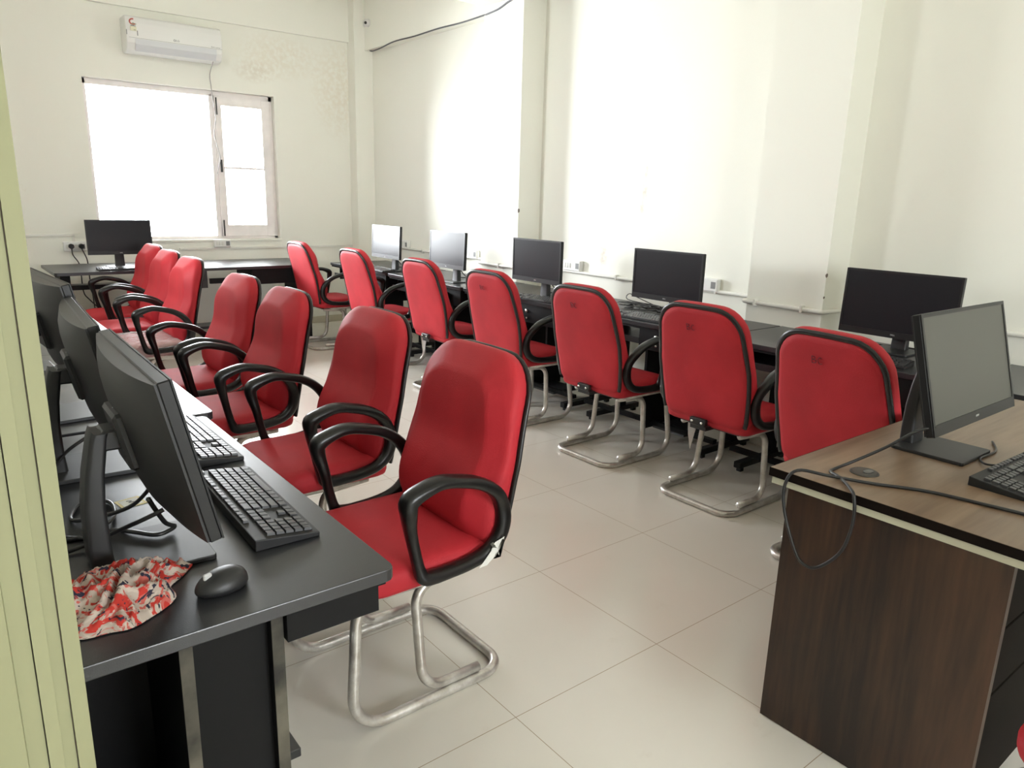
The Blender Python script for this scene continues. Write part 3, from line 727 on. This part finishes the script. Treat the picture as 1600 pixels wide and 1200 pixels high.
# ------------------------------------------------------------------ black computer desks
def desk(name, length, depth, variant):
    """origin: floor, back edge; runs 0..length along +y, front toward +x"""
    root = empty(name)
    t = MB().prism(rrect(0, depth, 0, length, (0.004, 0.02, 0.02, 0.004), 3), 0.725, 0.75, 'z')
    t.build('desktop', M['laminate'], root, bevel=0.002)
    sb(depth-0.03, depth-0.012, 0.02, length-0.02, 0.71, 0.7249).build('edge_rail', M['laminate_side'], root)
    if variant == 'left':
        # drawer-like apron box under the front edge
        sb(0.396, depth-0.032, 0.012, length-0.012, 0.665, 0.7249).build('apron', M['laminate_side'], root)
        # cpu bay at the near end
        e = MB(); e.box(0.244, 0.384, 0.045, 0.060, 0.001, 0.7249); e.build('end_panel', M['laminate_side'], root)
        for xx in (0.222, 0.372):
            p = sb(xx, xx+0.022, 0.025, 0.50, 0.001, 0.7245).build('side_board', M['laminate_side'], root)
            sb(xx+0.0005, xx+0.0215, 0.0235, 0.0255, 0.001, 0.724).build('edge_band', M['board_edge'], p)
        sb(0.045, 0.237, 0.30, 0.315, 0.001, 0.7249).build('end_panel', M['laminate_side'], root)
        sb(0.03, 0.045, 0.02, length-0.05, 0.001, 0.7249).build('back_panel', M['laminate_side'], root)
        sb(0.395, depth-0.048, 0.40, length-0.10, 0.075, 0.100, bev=0.002).build('footrest', M['laminate'], root)
        sb(0.10, 0.50, length-0.05, length-0.03, 0.001, 0.7249).build('end_panel', M['laminate_side'], root)
        sb(0.05, 0.236, 0.10, 0.45, 0.28, 0.30).build('shelf', M['laminate_side'], root)
    else:
        # drawer with lock at the high-y half, open tray in the other half
        d = sb(0.12, depth-0.03, length*0.55, length-0.03, 0.60, 0.7249, bev=0.001).build('drawer', M['laminate_side'], root)
        sb(depth-0.03, depth-0.015, length*0.55, length-0.03, 0.595, 0.715).build('drawer_front', M['laminate_side'], d)
        MB().sweep([(depth-0.015, length*0.55+0.13, 0.675), (depth-0.006, length*0.55+0.13, 0.675)], 0.012, 12).sweep([(depth-0.015, length*0.55+0.13, 0.625), (depth-0.011, length*0.55+0.13, 0.625)], 0.006, 10).build('lock', M['steel'], d)
        tr = MB().box(0.12, depth-0.04, 0.03, length*0.55-0.02, 0.615, 0.635).box(depth-0.045, depth-0.035, 0.03, length*0.55-0.02, 0.615, 0.65)
        tr.build('keyboard_tray', M['laminate'], root)
        for yy in (0.012, length*0.55-0.018, length*0.55+0.24):
            z0_ = 0.58 if yy < 0.1 else (0.08 if yy < length*0.6 else 0.45)
            sb(0.16, depth-0.10, yy, yy+0.018, z0_, 0.7249).build('side_board', M['laminate_side'], root)
        sb(0.20, 0.44, length*0.55, length*0.55+0.24, 0.075, 0.093).build('cpu_shelf', M['laminate'], root)
        sb(depth-0.20, depth-0.165, 0.05, length-0.05, 0.10, 0.125).build('foot_rail', M['laminate_side'], root)
        sb(0.10, 0.115, 0.05, length-0.05, 0.10, 0.30).build('back_rail', M['laminate_side'], root)
        for yy in (0.10, length-0.15):
            leg = sb(0.16, 0.21, yy, yy+0.05, 0.055, 0.7249).build('leg', M['laminate_side'], root)
            MB().box(0.02, depth-0.14, yy+0.004, yy+0.046, 0.022, 0.058, bev=0.003).box(0.04, 0.07, yy+0.012, yy+0.038, 0.0, 0.022).box(depth-0.19, depth-0.16, yy+0.012, yy+0.038, 0.0, 0.022).build('foot_bar', M['black_matte'], leg)
    return root
DG_L = 'black computer desks in the left row'; DG_R = 'black computer desks along the right wall'
dl = desk('computer_desk', 1.18, 0.605, 'left')
ys = [(1.105, 0.015, 'nearest black computer desk of the left row, with the floral cloth and mouse on it'),
      (2.310, 0.050, 'second black computer desk of the left row counted from the camera'),
      (3.490, 0.060, 'third black computer desk of the left row counted from the camera'),
      (4.680, 0.065, 'farthest black computer desk of the left row, beside the far desk')]
for i, (y, x, lab) in enumerate(ys):
    o = dl if i == 0 else copy_tree(dl)
    ys[i] = (y, x, lab, o)
for y, x, lab, o in ys:
    o.location = (x, y, 0); tag(o, lab, 'desk', DG_L)
dr = desk('computer_desk', 1.155, 0.635, 'right')
# right wall desks face -x: rotate by 180 about z, so run downward in y
ysr = [(1.145, 'nearest black computer desk along the right wall, behind the wooden desk'),
       (2.315, 'second black computer desk along the right wall, the wide dark monitor on it'),
       (3.480, 'third black computer desk along the right wall, a tangle of cables on it'),
       (4.645, 'fourth black computer desk along the right wall, its locked drawer in view'),
       (5.815, 'fifth black computer desk along the right wall, just left of the far pillar'),
       (6.990, 'farthest black computer desk along the right wall, next to the room corner')]
for i, (y, lab) in enumerate(ysr):
    o = dr if i == 0 else copy_tree(dr)
    ysr[i] = (y, lab, o)
for y, lab, o in ysr:
    o.location = (3.843, y, 0); o.rotation_euler = (0, 0, math.pi); tag(o, lab, 'desk', DG_R)

# far desk under the window
fd = empty('long_desk', (0, 0, 0)); tag(fd, 'long black desk standing below the far window', 'desk')
MB().prism(rrect(0.80, 3.02, 6.83, 7.62, (0.02, 0.01, 0.01, 0.01), 3), 0.725, 0.75, 'z').build('desktop', M['laminate'], fd, bevel=0.002)
sb(0.86, 1.72, 6.87, 6.90, 0.605, 0.64).build('keyboard_tray', M['laminate_side'], fd)
sb(0.86, 1.72, 6.90, 7.2, 0.605, 0.62).build('keyboard_tray', M['laminate'], fd)
sb(2.0, 2.42, 6.87, 6.90, 0.605, 0.65).build('keyboard_tray', M['laminate_side'], fd)
sb(2.38, 2.42, 6.87, 7.3, 0.60, 0.7249).build('side_board', M['laminate_side'], fd)
d = sb(2.42, 2.98, 6.87, 7.3, 0.58, 0.7249).build('drawer', M['laminate_side'], fd)
MB().sweep([(2.80, 6.87, 0.690), (2.80, 6.858, 0.690)], 0.014, 12).sweep([(2.80, 6.87, 0.632), (2.80, 6.858, 0.632)], 0.014, 12).build('lock', M['steel'], d)
sb(1.62, 2.0, 6.95, 7.35, 0.56, 0.7249).build('drawer', M['laminate'], fd)
sb(0.88, 0.92, 6.93, 7.5, 0.001, 0.7249).build('leg', M['laminate_side'], fd)
sb(2.93, 2.97, 6.93, 7.5, 0.001, 0.7249).build('leg', M['laminate_side'], fd)
sb(0.92, 2.93, 7.2, 7.42, 0.14, 0.165).build('footrest', M['laminate'], fd)
sb(0.84, 0.88, 6.86, 6.90, 0.60, 0.7249).build('bracket', M['laminate_side'], fd)

# ------------------------------------------------------------------ monitors
def make_monitor(W, H, tilt, pz, style='p', px=0.03, scr='screen', base_w=0.10, bx=-0.085):
    """faces +x; origin on the desk under the centre of the base plate; pz = height of panel centre"""
    root = empty('monitor')
    Tm = Matrix.Translation((px, 0, pz)) @ Matrix.Rotation(-R_(tilt), 4, 'Y')
    w2, h2 = W/2, H/2
    bz = 0.010; chin = 0.030 if style == 'p' else 0.018
    body = MB()
    body.box(-0.014, 0.006, -w2, w2, -h2, h2, mat=Tm, bev=0.002)
    bo = body.build('panel_housing', M['bezel'], root)
    bz_ = MB()
    bz_.box(0.006, 0.009, -w2, w2, -h2, -h2+chin, mat=Tm); bz_.box(0.006, 0.009, -w2, w2, h2-bz, h2, mat=Tm)
    bz_.box(0.006, 0.009, -w2, -w2+bz, -h2+chin, h2-bz, mat=Tm); bz_.box(0.006, 0.009, w2-bz, w2, -h2+chin, h2-bz, mat=Tm)
    bz_.build('bezel', M['bezel'], root)
    MB().box(0.0061, 0.0068, -w2+bz, w2-bz, -h2+chin, h2-bz, mat=Tm).build('screen', M[scr], root)
    # bulged back shell, lens-shaped along its top edge
    N = 16; rg = []
    for j, (kz, dk) in enumerate(((1.0, 0.0), (0.985, 0.35), (0.93, 0.62), (0.80, 0.85), (0.5, 0.97), (0.15, 1.0))):
        out = []
        for (yy, zz) in rrect(-w2*0.985*kz, w2*0.985*kz, -h2*0.97*kz, h2*0.97*kz, 0.012, 5):
            bow = (1-(yy/(w2*1.0))**2)
            out.append(Tm @ Vector((-0.014-0.036*dk*(0.25+0.75*bow)-0.002, yy, zz)))
        rg.append(out)
    # more points across the width so the bow reads as a curve
    V = []; Fc = []; ny, nz = 24, 12
    for a in range(nz+1):
        for b in range(ny+1):
            u = -1+2*b/ny; v = -1+2*a/nz
            yy = u*w2*0.99; zz = v*h2*0.985
            bow = 1-abs(u)**2.2
            vv = max(0.0, 1-abs(v)**6)
            dd = 0.004+0.040*bow*(0.55+0.45*vv)
            if a in (0, nz) or b in (0, ny): dd = 0.004+0.022*bow*(1 if a in (0, nz) else 0)
            V.append(Tm @ Vector((-0.014-dd, yy, zz)))
    for a in range(nz):
        for b in range(ny): Fc.append((a*(ny+1)+b, a*(ny+1)+b+1, (a+1)*(ny+1)+b+1, (a+1)*(ny+1)+b))
    o_ = len(V)
    per = [b for b in range(ny+1)]+[a*(ny+1)+ny for a in range(1, nz+1)]+[nz*(ny+1)+b for b in range(ny-1, -1, -1)]+[a*(ny+1) for a in range(nz-1, 0, -1)]
    for i_ in per:
        a, b = divmod(i_, ny+1); u = -1+2*b/ny; v = -1+2*a/nz
        V.append(Tm @ Vector((-0.0141, u*w2*0.99, v*h2*0.985)))
    L = len(per)
    for k in range(L): Fc.append((per[k], o_+k, o_+(k+1) % L, per[(k+1) % L]))
    sh = MB().add(V, Fc, True).build('back_shell', M['shell'], root); fix_normals(sh)
    es = sh.modifiers.new('split', 'EDGE_SPLIT'); es.split_angle = R_(35)
    # a small raised label plate near the shell's top and the round emblem ring
    MB().sweep([Tm @ Vector((-0.0585, 0.021*math.cos(a*math.pi/8), 0.012+0.021*math.sin(a*math.pi/8)+h2*0.15)) for a in range(16)], 0.0012, 6, closed=True).build('emblem', M['logo'], sh)
    # mount, arm, post and base
    MB().box(-0.070, -0.040, -0.055, 0.055, -0.055, 0.055, mat=Tm, bev=0.006).build('mount_block', M['shell'], root)
    post = MB(); top = max(0.20, pz+0.015)
    zz = [0.010, 0.05, 0.12, 0.18, top-0.02, top]
    rg = []
    for z in zz:
        t = z/top; cx = bx+0.020*t-0.012*math.sin(math.pi*t); hw = 0.038-0.008*t; hx = 0.020-0.006*t
        rg.append([Vector((cx+a_, b_, z+(0.012*(b_/hw)**2*-1 if z > top-0.001 else 0))) for a_, b_ in rrect(-hx, hx, -hw, hw, 0.008, 4)])
    post.rings(rg)
    po = post.build('stand_post', M['shell'], root); fix_normals(po)
    ps = po.modifiers.new('split', 'EDGE_SPLIT'); ps.split_angle = R_(50)
    hx0 = min(bx+0.02, px-0.06); p1 = Tm @ Vector((-0.055, 0, 0)); p1b = Tm @ Vector((-0.055, 0, -0.02))
    MB().box(hx0, p1.x+0.005, -0.028, 0.028, pz-0.030, pz+0.008, bev=0.004).build('stand_arm', M['shell'], root)
    MB().prism(rrect(-0.10, 0.095, -base_w, base_w, 0.008, 3), 0.0, 0.010, 'z').build('stand_base', M['shell'], root, bevel=0.002)
    lo = text_obj('brand_text', 'DELL', 0.010, M['logo'], root, tuple(Tm @ Vector((0.0092, 0, -h2+chin*0.5))), (R_(90)-R_(tilt)*0, 0, R_(90)))
    return root
def mon_put(proto, first, x, y, rz, label, group, z=0.75):
    o = proto if first else copy_tree(proto)
    o.location = (x, y, z); o.rotation_euler = (0, 0, R_(rz)); tag(o, label, 'monitor', group)
    return o
MG_L = 'black monitors on the left desks seen from behind'; MG_R = 'black monitors on the right wall desks'
mL = make_monitor(0.51, 0.287, 12, 0.252)
mL2 = make_monitor(0.51, 0.287, 12, 0.282)
mR = make_monitor(0.505, 0.29, 0, 0.261, px=0.09, bx=0.0)
mR2 = make_monitor(0.505, 0.29, 2.5, 0.261, px=0.09, bx=0.0)
mB = make_monitor(0.55, 0.318, 15, 0.262, scr='screen_matte')
mN = make_monitor(0.54, 0.315, 2, 0.228, bx=-0.05)
# copies are taken while the originals are still unplaced
Lspec = [(0.270, 1.43, -1, 'nearest monitor of the left desks, seen from behind above the floral cloth'),
         (0.276, 1.990, -3, 'second nearest monitor of the left desks, seen from behind'),
         (0.272, 2.515, 4, 'third nearest monitor of the left desks, seen from behind'),
         (0.245, 3.24, 2, 'farthest visible monitor of the left desks, a dark sliver at the door frame')]
Ls = [mL, copy_tree(mL), mL2, copy_tree(mL2)]
for o, (x, y, rz, lab) in zip(Ls, Lspec): mon_put(o, True, x, y, rz, lab, MG_L)
Ls[2].location.z = 0.75
Rspec = [(3.445, 2.785, 180, 'monitor between the two pillars beside the coil of cables, screen off'),
         (3.390, 3.885, 180, 'monitor just right of the far pillar, second nearest the coil of cables'),
         (3.390, 4.990, 179.5, 'monitor just left of the far pillar, pale window light on its screen'),
         (3.390, 5.990, 180, 'pale-lit monitor closest to the room corner on the right desks')]
Rs = [mR, copy_tree(mR), mR2, copy_tree(mR2), copy_tree(mR2)]
for o, (x, y, rz, lab) in zip(Rs, Rspec): mon_put(o, True, x, y, rz, lab, MG_R)
mon_put(Rs[4], True, 1.345, 7.19, -90, 'monitor with a dark screen standing alone on the long desk below the window', None)
mon_put(mN, True, 3.645, 1.585, 180, 'wide dark monitor on the wall desk, partly hidden by the tilted grey-green monitor', MG_R)
mon_put(mB, True, 2.240, 0.800, -90, 'tilted monitor with a grey-green screen standing on the wooden desk', None)
tag(sb(-0.006, 0.006, -0.0006, 0.0006, -0.009, 0.009).build('screen_sticker', M['paper'], mB, loc=(0.045+0.024, -0.262, 0.130), rot=(0, 0, R_(90))), None)

# ------------------------------------------------------------------ keyboards and mice
def make_keyboard():
    """length along y 0.44, front edge +x; origin centre, desk level"""
    root = empty('keyboard')
    body = MB().prism([(-0.065, 0.0), (0.065, 0.0), (0.065, 0.010), (-0.065, 0.024)], -0.22, 0.22, 'y')
    body.build('keyboard_body', M['black_matte'], root, bevel=0.002)
    def zt(x): return 0.024-(x+0.065)/0.13*0.014
    def keys(name, cells):
        b = MB()
        for (x0, x1, y0, y1) in cells:
            g = 0.0012; z0 = zt((x0+x1)/2)
            zA, zB = zt(x0)+0.005, zt(x1)+0.005
            v = [(x0+g, y0+g, zt(x0)-0.001), (x1-g, y0+g, zt(x1)-0.001), (x1-g, y1-g, zt(x1)-0.001), (x0+g, y1-g, zt(x0)-0.001),
                 (x0+g+0.001, y0+g+0.001, zA), (x1-g-0.001, y0+g+0.001, zB), (x1-g-0.001, y1-g-0.001, zB), (x0+g+0.001, y1-g-0.001, zA)]
            b.add(v, [(0, 3, 2, 1), (4, 5, 6, 7), (0, 1, 5, 4), (1, 2, 6, 5), (2, 3, 7, 6), (3, 0, 4, 7)])
        return b.build(name, M['keycap'], root)
    P = 0.0188; rows = []
    # user sits at +x; user's left is +y when facing -x
    X = [-0.038+P*r for r in range(5)]
    y = 0.212
    cells = []
    layouts = [[1]*13+[2], [1.5]+[1]*12+[1.5], [1.75]+[1]*11+[2.25], [2.25]+[1]*10+[2.75], [1.25, 1.25, 1.25, 6.25, 1.25, 1.25, 1.25, 1.25]]
    for r, lay in enumerate(layouts):
        yy = y
        for wv in lay: cells.append((X[r], X[r]+P, yy-wv*P*0.985, yy)); yy -= wv*P*0.985
    keys('letter_keys', cells)
    cells = [(-0.060, -0.046, y-P, y)]
    for b_ in range(3):
        for k in range(4):
            yy = y-P*(2+b_*4.5+k); cells.append((-0.060, -0.046, yy-P, yy))
    keys('function_keys', cells[1:]); keys('escape_key', cells[:1])
    cells = []; yn = y-P*15.2*0.985-0.004
    for r in (0, 1):
        for k in range(3): cells.append((X[r], X[r]+P, yn-(k+1)*P*0.98, yn-k*P*0.98))
    cells.append((X[3], X[3]+P, yn-2*P*0.98, yn-P*0.98))
    for k in range(3): cells.append((X[4], X[4]+P, yn-(k+1)*P*0.98, yn-k*P*0.98)); cells.append((-0.060, -0.046, yn-(k+1)*P*0.98, yn-k*P*0.98))
    keys('navigation_keys', [c_ for c_ in cells if c_[0] >= X[3]]); keys('editing_keys', [c_ for c_ in cells if X[0] <= c_[0] < X[3]-0.001]); keys('system_keys', [c_ for c_ in cells if c_[0] < X[0]])
    cells = []; yk = yn-3*P-0.005
    for r in range(5):
        for k in range(4):
            y1 = yk-k*P*0.95
            if y1-P*0.95 > -0.2195: cells.append((X[r], X[r]+P, y1-P*0.95, y1))
    keys('number_pad', cells)
    return root
kb = make_keyboard()
KG = 'black keyboards on the desks'
K = [(0.500, 1.530, -1.5, 'black keyboard on the near end of the left desks, beside the cloth', 0.75),
     (0.520, 2.050, 0, 'second black keyboard on the left desks, behind the nearest one', 0.75),
     (3.305, 2.940, 183, 'black keyboard on the right desk beside the coil of cables', 0.75),
     (3.262, 3.850, 187, 'black keyboard on the right desk above the locked drawer', 0.75),
     (3.265, 6.080, 176, 'black keyboard on the farthest right desk near the room corner', 0.75),
     (3.300, 1.590, 186, 'black keyboard below the wide monitor behind the wooden desk', 0.75),
     (1.345, 6.945, -90, 'black keyboard shining with window light on the long far desk', 0.75),
     (2.225, 0.570, -92, 'black keyboard on the wooden desk at the photo right edge', 0.75)]
kbs = [kb]+[copy_tree(kb) for _ in K[1:]]
for o, (x, y, rz, lab, z) in zip(kbs, K):
    o.location = (x, y, z); o.rotation_euler = (0, 0, R_(rz)); tag(o, lab, 'keyboard', KG if x != 2.225 else None)
def make_mouse():
    """front (buttons) toward -x; origin centre on the desk"""
    root = empty('mouse'); N = 28; rg = []
    for (k, z) in ((0.90, 0.0), (1.0, 0.006), (1.0, 0.012), (0.96, 0.019), (0.86, 0.026), (0.70, 0.0315), (0.48, 0.0355), (0.24, 0.0375), (0.04, 0.038)):
        out = []
        for j in range(N):
            a = 2*math.pi*j/N; cx, sx = math.cos(a), math.sin(a)
            w_ = 0.032*(1+0.08*cx)
            out.append(Vector((0.047*k*cx+0.006*(1-k), w_*k*sx, z*(1.0 if z < 0.01 else (0.86+0.14*(cx*k+1)/2)))))
        rg.append(out)
    b = MB().rings(rg).build('mouse_body', M['shell'], root); fix_normals(b)
    sb(-0.032, -0.017, -0.0035, 0.0035, 0.026, 0.0375, bev=0.002).build('scroll_wheel', M['logo'], root)
    return root
ms = make_mouse()
MS = [(0.335, 1.215, 12, 'black mouse beside the floral cloth on the near desk end', 0.75),
      (3.375, 4.68, 185, 'black mouse on the right desk near the pale-lit monitor beside the far pillar', 0.75),
      (3.395, 5.795, 180, 'black mouse on the farthest right desk', 0.75),
      (3.330, 1.275, 190, 'black mouse beside the keyboard behind the tilted monitor', 0.75)]
mss = [ms]+[copy_tree(ms) for _ in MS[1:]]
for o, (x, y, rz, lab, z) in zip(mss, MS):
    o.location = (x, y, z); o.rotation_euler = (0, 0, R_(rz)); tag(o, lab, 'mouse', 'black computer mice')

# ------------------------------------------------------------------ wooden desk
wd = empty('wooden_desk', (1.72, 1.01, 0)); tag(wd, 'brown wood-grain desk with a dark edge and cream strip at the right', 'desk')
DX, DY = 1.40, -0.68      # extends +x and toward the camera side
sb(-0.02, DX, DY, 0.0, 0.727, 0.750, bev=0.001).build('desktop', M['wood_top'], wd)
MB().box(-0.0215, -0.0198, DY, 0.0005, 0.7265, 0.7495).box(-0.02, DX, -0.0002, 0.0015, 0.7265, 0.7495).build('edge_band', M['wood_edge'], wd)
sb(-0.014, DX-0.005, DY+0.01, -0.006, 0.706, 0.7268).build('cream_strip', M['cream_edge'], wd)
sb(0.005, 0.027, -0.575, -0.045, 0.002, 0.7058).build('side_panel', M['wood_side'], wd)
sb(DX-0.04, DX-0.018, -0.575, -0.045, 0.002, 0.7058).build('side_panel', M['wood_side'], wd)
sb(0.028, DX-0.041, -0.10, -0.082, 0.02, 0.7058).build('modesty_panel', M['wood_side'], wd)
sb(0.0275, 0.46, -0.555, -0.11, 0.04, 0.7058).build('pedestal', M['wood_edge'], wd)
for z0_, z1_ in ((0.06, 0.36), (0.365, 0.53), (0.535, 0.69)):
    sb(0.03, 0.455, -0.570, -0.5551, z0_, z1_, bev=0.002).build('drawer', M['wood_edge'], wd)
gr = empty('grommet', (0.150, -0.170, 0.75)); gr.parent = wd
MB().rings([[Vector((rr*math.cos(a*math.pi/16), rr*math.sin(a*math.pi/16), zz)) for a in range(32)] for rr, zz in ((0.036, 0.0), (0.036, 0.002), (0.033, 0.004), (0.030, 0.0042), (0.004, 0.0042))]).build('grommet_cap', M['cap_grey'], gr)
MB().prism([(0.018*math.cos(a*math.pi/8)+0.004, -0.008+0.011*math.sin(a*math.pi/8)) for a in range(16)], 0.0042, 0.0056, 'z').build('grommet_hole', M['lens'], gr)

# ------------------------------------------------------------------ floral cloth on the near desk end
def cloth():
    V = []; Fc = []; UV = []; nu, nv = 90, 70
    for j in range(nv+1):
        for i in range(nu+1):
            u, v = i/nu, j/nv
            # outline: a leaf-like patch whose long axis goes up to the right
            a = (u-0.5)*2; b = (v-0.5)*2
            # squircle to disc map
            rx = a*math.sqrt(1-b*b/2); ry = b*math.sqrt(1-a*a/2); r = math.hypot(rx, ry)
            ang = math.atan2(ry, rx)
            R = 1+0.10*math.sin(3*ang+0.6)+0.07*math.sin(5*ang+2)+0.04*math.sin(9*ang)
            x = 0.122*rx*R; y = 0.082*ry*R*(1.15-0.35*rx)
            q = Vector((x*13, y*13, 0.3))
            w1 = noise.noise(q*1.0+Vector((5, 2, 0)))
            w2 = noise.noise(Vector((x*11+3, y*11-4, 7.7)))
            q2 = Vector((x*8+2.5*w1, y*24+3.0*w2, 1.7))
            rid = max(0.0, 1-abs(noise.noise(q2))*2.6)
            rid2 = max(0.0, 1-abs(noise.noise(Vector((x*34+4*w2, y*48+4*w1, 4.1))))*2.6)
            h = 0.006+0.050*max(0, 1-r**2.6)*(0.25+0.62*rid**1.2+0.10*rid2)+0.004*noise.noise(q*3)*(1-r**4)
            edge = max(0.0, (r-0.9)/0.1)
            h = max(0.0015, h*(1-edge*0.85))
            wx = 0.010*noise.noise(q*1.4+Vector((9, 1, 3))); wy = 0.010*noise.noise(q*1.4+Vector((1, 9, 3)))
            V.append((x+wx, y+wy, h)); UV.append((u+0.08*w1, v+0.08*rid))
    for j in range(nv):
        for i in range(nu): Fc.append((j*(nu+1)+i, j*(nu+1)+i+1, (j+1)*(nu+1)+i+1, (j+1)*(nu+1)+i))
    o = MB().add(V, Fc, True).build('cloth', M['scarf'])
    uv = o.data.uv_layers.new(name='UVMap')
    for lp in o.data.loops: uv.data[lp.index].uv = UV[lp.vertex_index]
    so = o.modifiers.new('thickness', 'SOLIDIFY'); so.thickness = 0.0012; so.offset = 1
    return o
cl = cloth(); cl.location = (0.186, 1.282, 0.7505); cl.rotation_euler = (0, 0, R_(22))
tag(cl, 'crumpled red and cream floral cloth lying on the near end of the left desks', 'cloth')

# paper sticker on the desk behind the nearest monitor
st = empty('desk_sticker', (0.290, 1.70, 0.7502), R_(10)); tag(st, 'small yellow-edged paper label stuck on the desk behind the nearest monitor', 'sticker')
sb(-0.026, 0.026, -0.026, 0.026, 0, 0.0006).build('label_border', M['label_yellow'], st)
sb(-0.020, 0.020, -0.020, 0.020, 0.0006, 0.0009).build('label_paper', M['paper'], st)
MB().sweep(catmull([(-0.006, 0.010, 0.0012), (0.004, 0.006, 0.0012), (-0.004, 0.0, 0.0012), (0.006, -0.002, 0.0012), (0.000, -0.010, 0.0012)], 4), 0.0008, 5).build('label_writing', M['grey_print'], st)

# ------------------------------------------------------------------ cables
zc = 0.755
cable('power_cable', [(0.292, 1.40, 0.842), (0.262, 1.41, 0.828), (0.225, 1.45, 0.80), (0.18, 1.50, 0.765), (0.13, 1.50, zc), (0.10, 1.46, zc), (0.06, 1.53, zc), (-0.02, 1.60, zc)], 0.0045, 'black power cable plugged into the back of the nearest left monitor', 'cable')
cable('video_cable', [(0.268, 1.40, 0.87), (0.30, 1.44, 0.80), (0.325, 1.475, 0.770), (0.29, 1.465, 0.766), (0.255, 1.505, 0.766), (0.225, 1.545, 0.762), (0.18, 1.552, zc), (0.13, 1.585, zc), (0.05, 1.62, zc), (-0.03, 1.66, zc)], 0.0045, 'black video cable looping from the nearest left monitor across its base', 'cable')
cable('looped_cable', [(0.30, 1.50, 0.86), (0.27, 1.56, 0.80), (0.22, 1.62, 0.765), (0.17, 1.66, zc), (0.20, 1.74, zc), (0.25, 1.72, zc), (0.24, 1.62, 0.757), (0.17, 1.56, zc), (0.09, 1.60, zc), (0.02, 1.70, zc)], 0.0042, 'black cable looped on the desk around the post of the nearest left monitor', 'cable')
cable('power_cable', [(0.285, 1.975, 0.842), (0.250, 1.985, 0.825), (0.20, 1.96, 0.80), (0.15, 1.86, 0.77), (0.13, 1.76, zc), (0.09, 1.70, zc), (0.11, 1.60, zc), (0.06, 1.52, zc), (0.0, 1.50, zc)], 0.0042, 'black power cable hanging from the second nearest left monitor', 'cable')
cable('power_cable', [(0.265, 2.47, 0.848), (0.23, 2.48, 0.83), (0.17, 2.44, 0.78), (0.12, 2.40, zc), (0.05, 2.42, zc)], 0.0042, 'black power cable hanging from the third left monitor', 'cable')
cable('looped_cable', [(0.02, 2.75, zc), (0.12, 2.72, zc), (0.20, 2.80, zc), (0.16, 2.92, zc), (0.06, 2.94, zc), (0.03, 2.85, zc), (0.10, 2.62, zc), (0.22, 2.66, zc)], 0.0042, 'black cable coiled on the desk behind the farther left monitors', 'cable')
# tilted monitor cable: over the wooden desk edge and back
zt = 0.7545
cable('monitor_cable', [(1.978, 0.728, 0.885), (1.955, 0.760, 0.872), (1.925, 0.82, 0.815), (1.88, 0.872, 0.772), (1.825, 0.895, zt), (1.790, 0.890, zt), (1.762, 0.850, 0.757), (1.715, 0.800, 0.757), (1.692, 0.775, 0.745), (1.690, 0.768, 0.68), (1.688, 0.785, 0.60), (1.687, 0.83, 0.54), (1.685, 0.865, 0.525), (1.684, 0.90, 0.55), (1.684, 0.945, 0.65), (1.688, 0.955, 0.72), (1.705, 0.935, 0.762), (1.745, 0.87, 0.759), (1.80, 0.78, zt), (1.86, 0.68, zt), (1.89, 0.56, zt), (1.91, 0.45, zt), (1.92, 0.36, zt)], 0.0042,
      'long black cable from the tilted monitor looping over the edge of the wooden desk', 'cable')
cable('keyboard_cable', [(2.22, 0.64, 0.758), (2.20, 0.67, 0.757), (2.25, 0.70, zt), (2.36, 0.70, zt), (2.45, 0.74, zt)], 0.003, 'thin black keyboard cable on the wooden desk at the photo edge', 'cable')
# coil of cables on the right desk
pts = []
random.seed(3)
for k in range(70):
    a = k*0.62; rr = 0.075+0.035*math.sin(k*1.7); pts.append((3.56+rr*math.cos(a)*0.75, 3.14+rr*1.75*math.sin(a), 0.755+0.00045*k+0.008*abs(math.sin(k*2.3))))
pts += [(3.60, 3.30, 0.80), (3.66, 3.34, 0.83), (3.70, 3.28, 0.80), (3.72, 3.1, 0.757), (3.70, 2.9, 0.757)]
cable('cable_coil', pts, 0.003, 'tangled coil of thin black cables on the right desk by the second pillar', 'cable', sub=4)
for (x, y, lab) in ((3.43, 1.62, 'black cable under the wide monitor behind the wooden desk'), (3.37, 2.80, 'black cable under the monitor beside the coil of cables'), (3.36, 3.90, 'black cable behind the monitor right of the far pillar'), (3.36, 5.02, 'black cable behind the pale-lit monitor beside the far pillar'), (3.36, 6.03, 'black cable behind the monitor near the room corner')):
    s_ = 0.22 if x > 3.4 else 0.0
    cable('monitor_cable', [(x+0.03+s_, y-0.06, 0.88), (x+0.05+s_, y-0.10, 0.82), (x+0.10+s_*0.6, y-0.17, 0.765), (x+0.15+s_*0.5, y-0.30, zc), (x+0.27, y-0.33, zc), (x+0.36, y-0.10, zc), (x+0.30, y+0.12, zc), (x+0.20, y+0.22, zc)], 0.004, lab, 'cable', 'cables behind the right wall monitors')
# cords of the two plugs on the far wall: part of each plug
for root, pts in ((PLUGS[0], [(1.065, YF-0.075, 0.872), (1.07, YF-0.07, 0.82), (1.10, YF-0.10, 0.76), (1.11, YF-0.12, 0.70), (1.11, YF-0.13, 0.50), (1.15, YF-0.15, 0.42), (1.26, YF-0.16, 0.30), (1.40, YF-0.16, 0.22)]),
                  (PLUGS[1], [(1.145, YF-0.075, 0.872), (1.165, YF-0.07, 0.82), (1.175, YF-0.10, 0.76), (1.175, YF-0.12, 0.60), (1.185, YF-0.13, 0.40), (1.19, YF-0.13, 0.22), (1.20, YF-0.10, 0.10)])):
    cable('cord', [Vector(p)-root.location for p in pts], 0.005, parent=root)
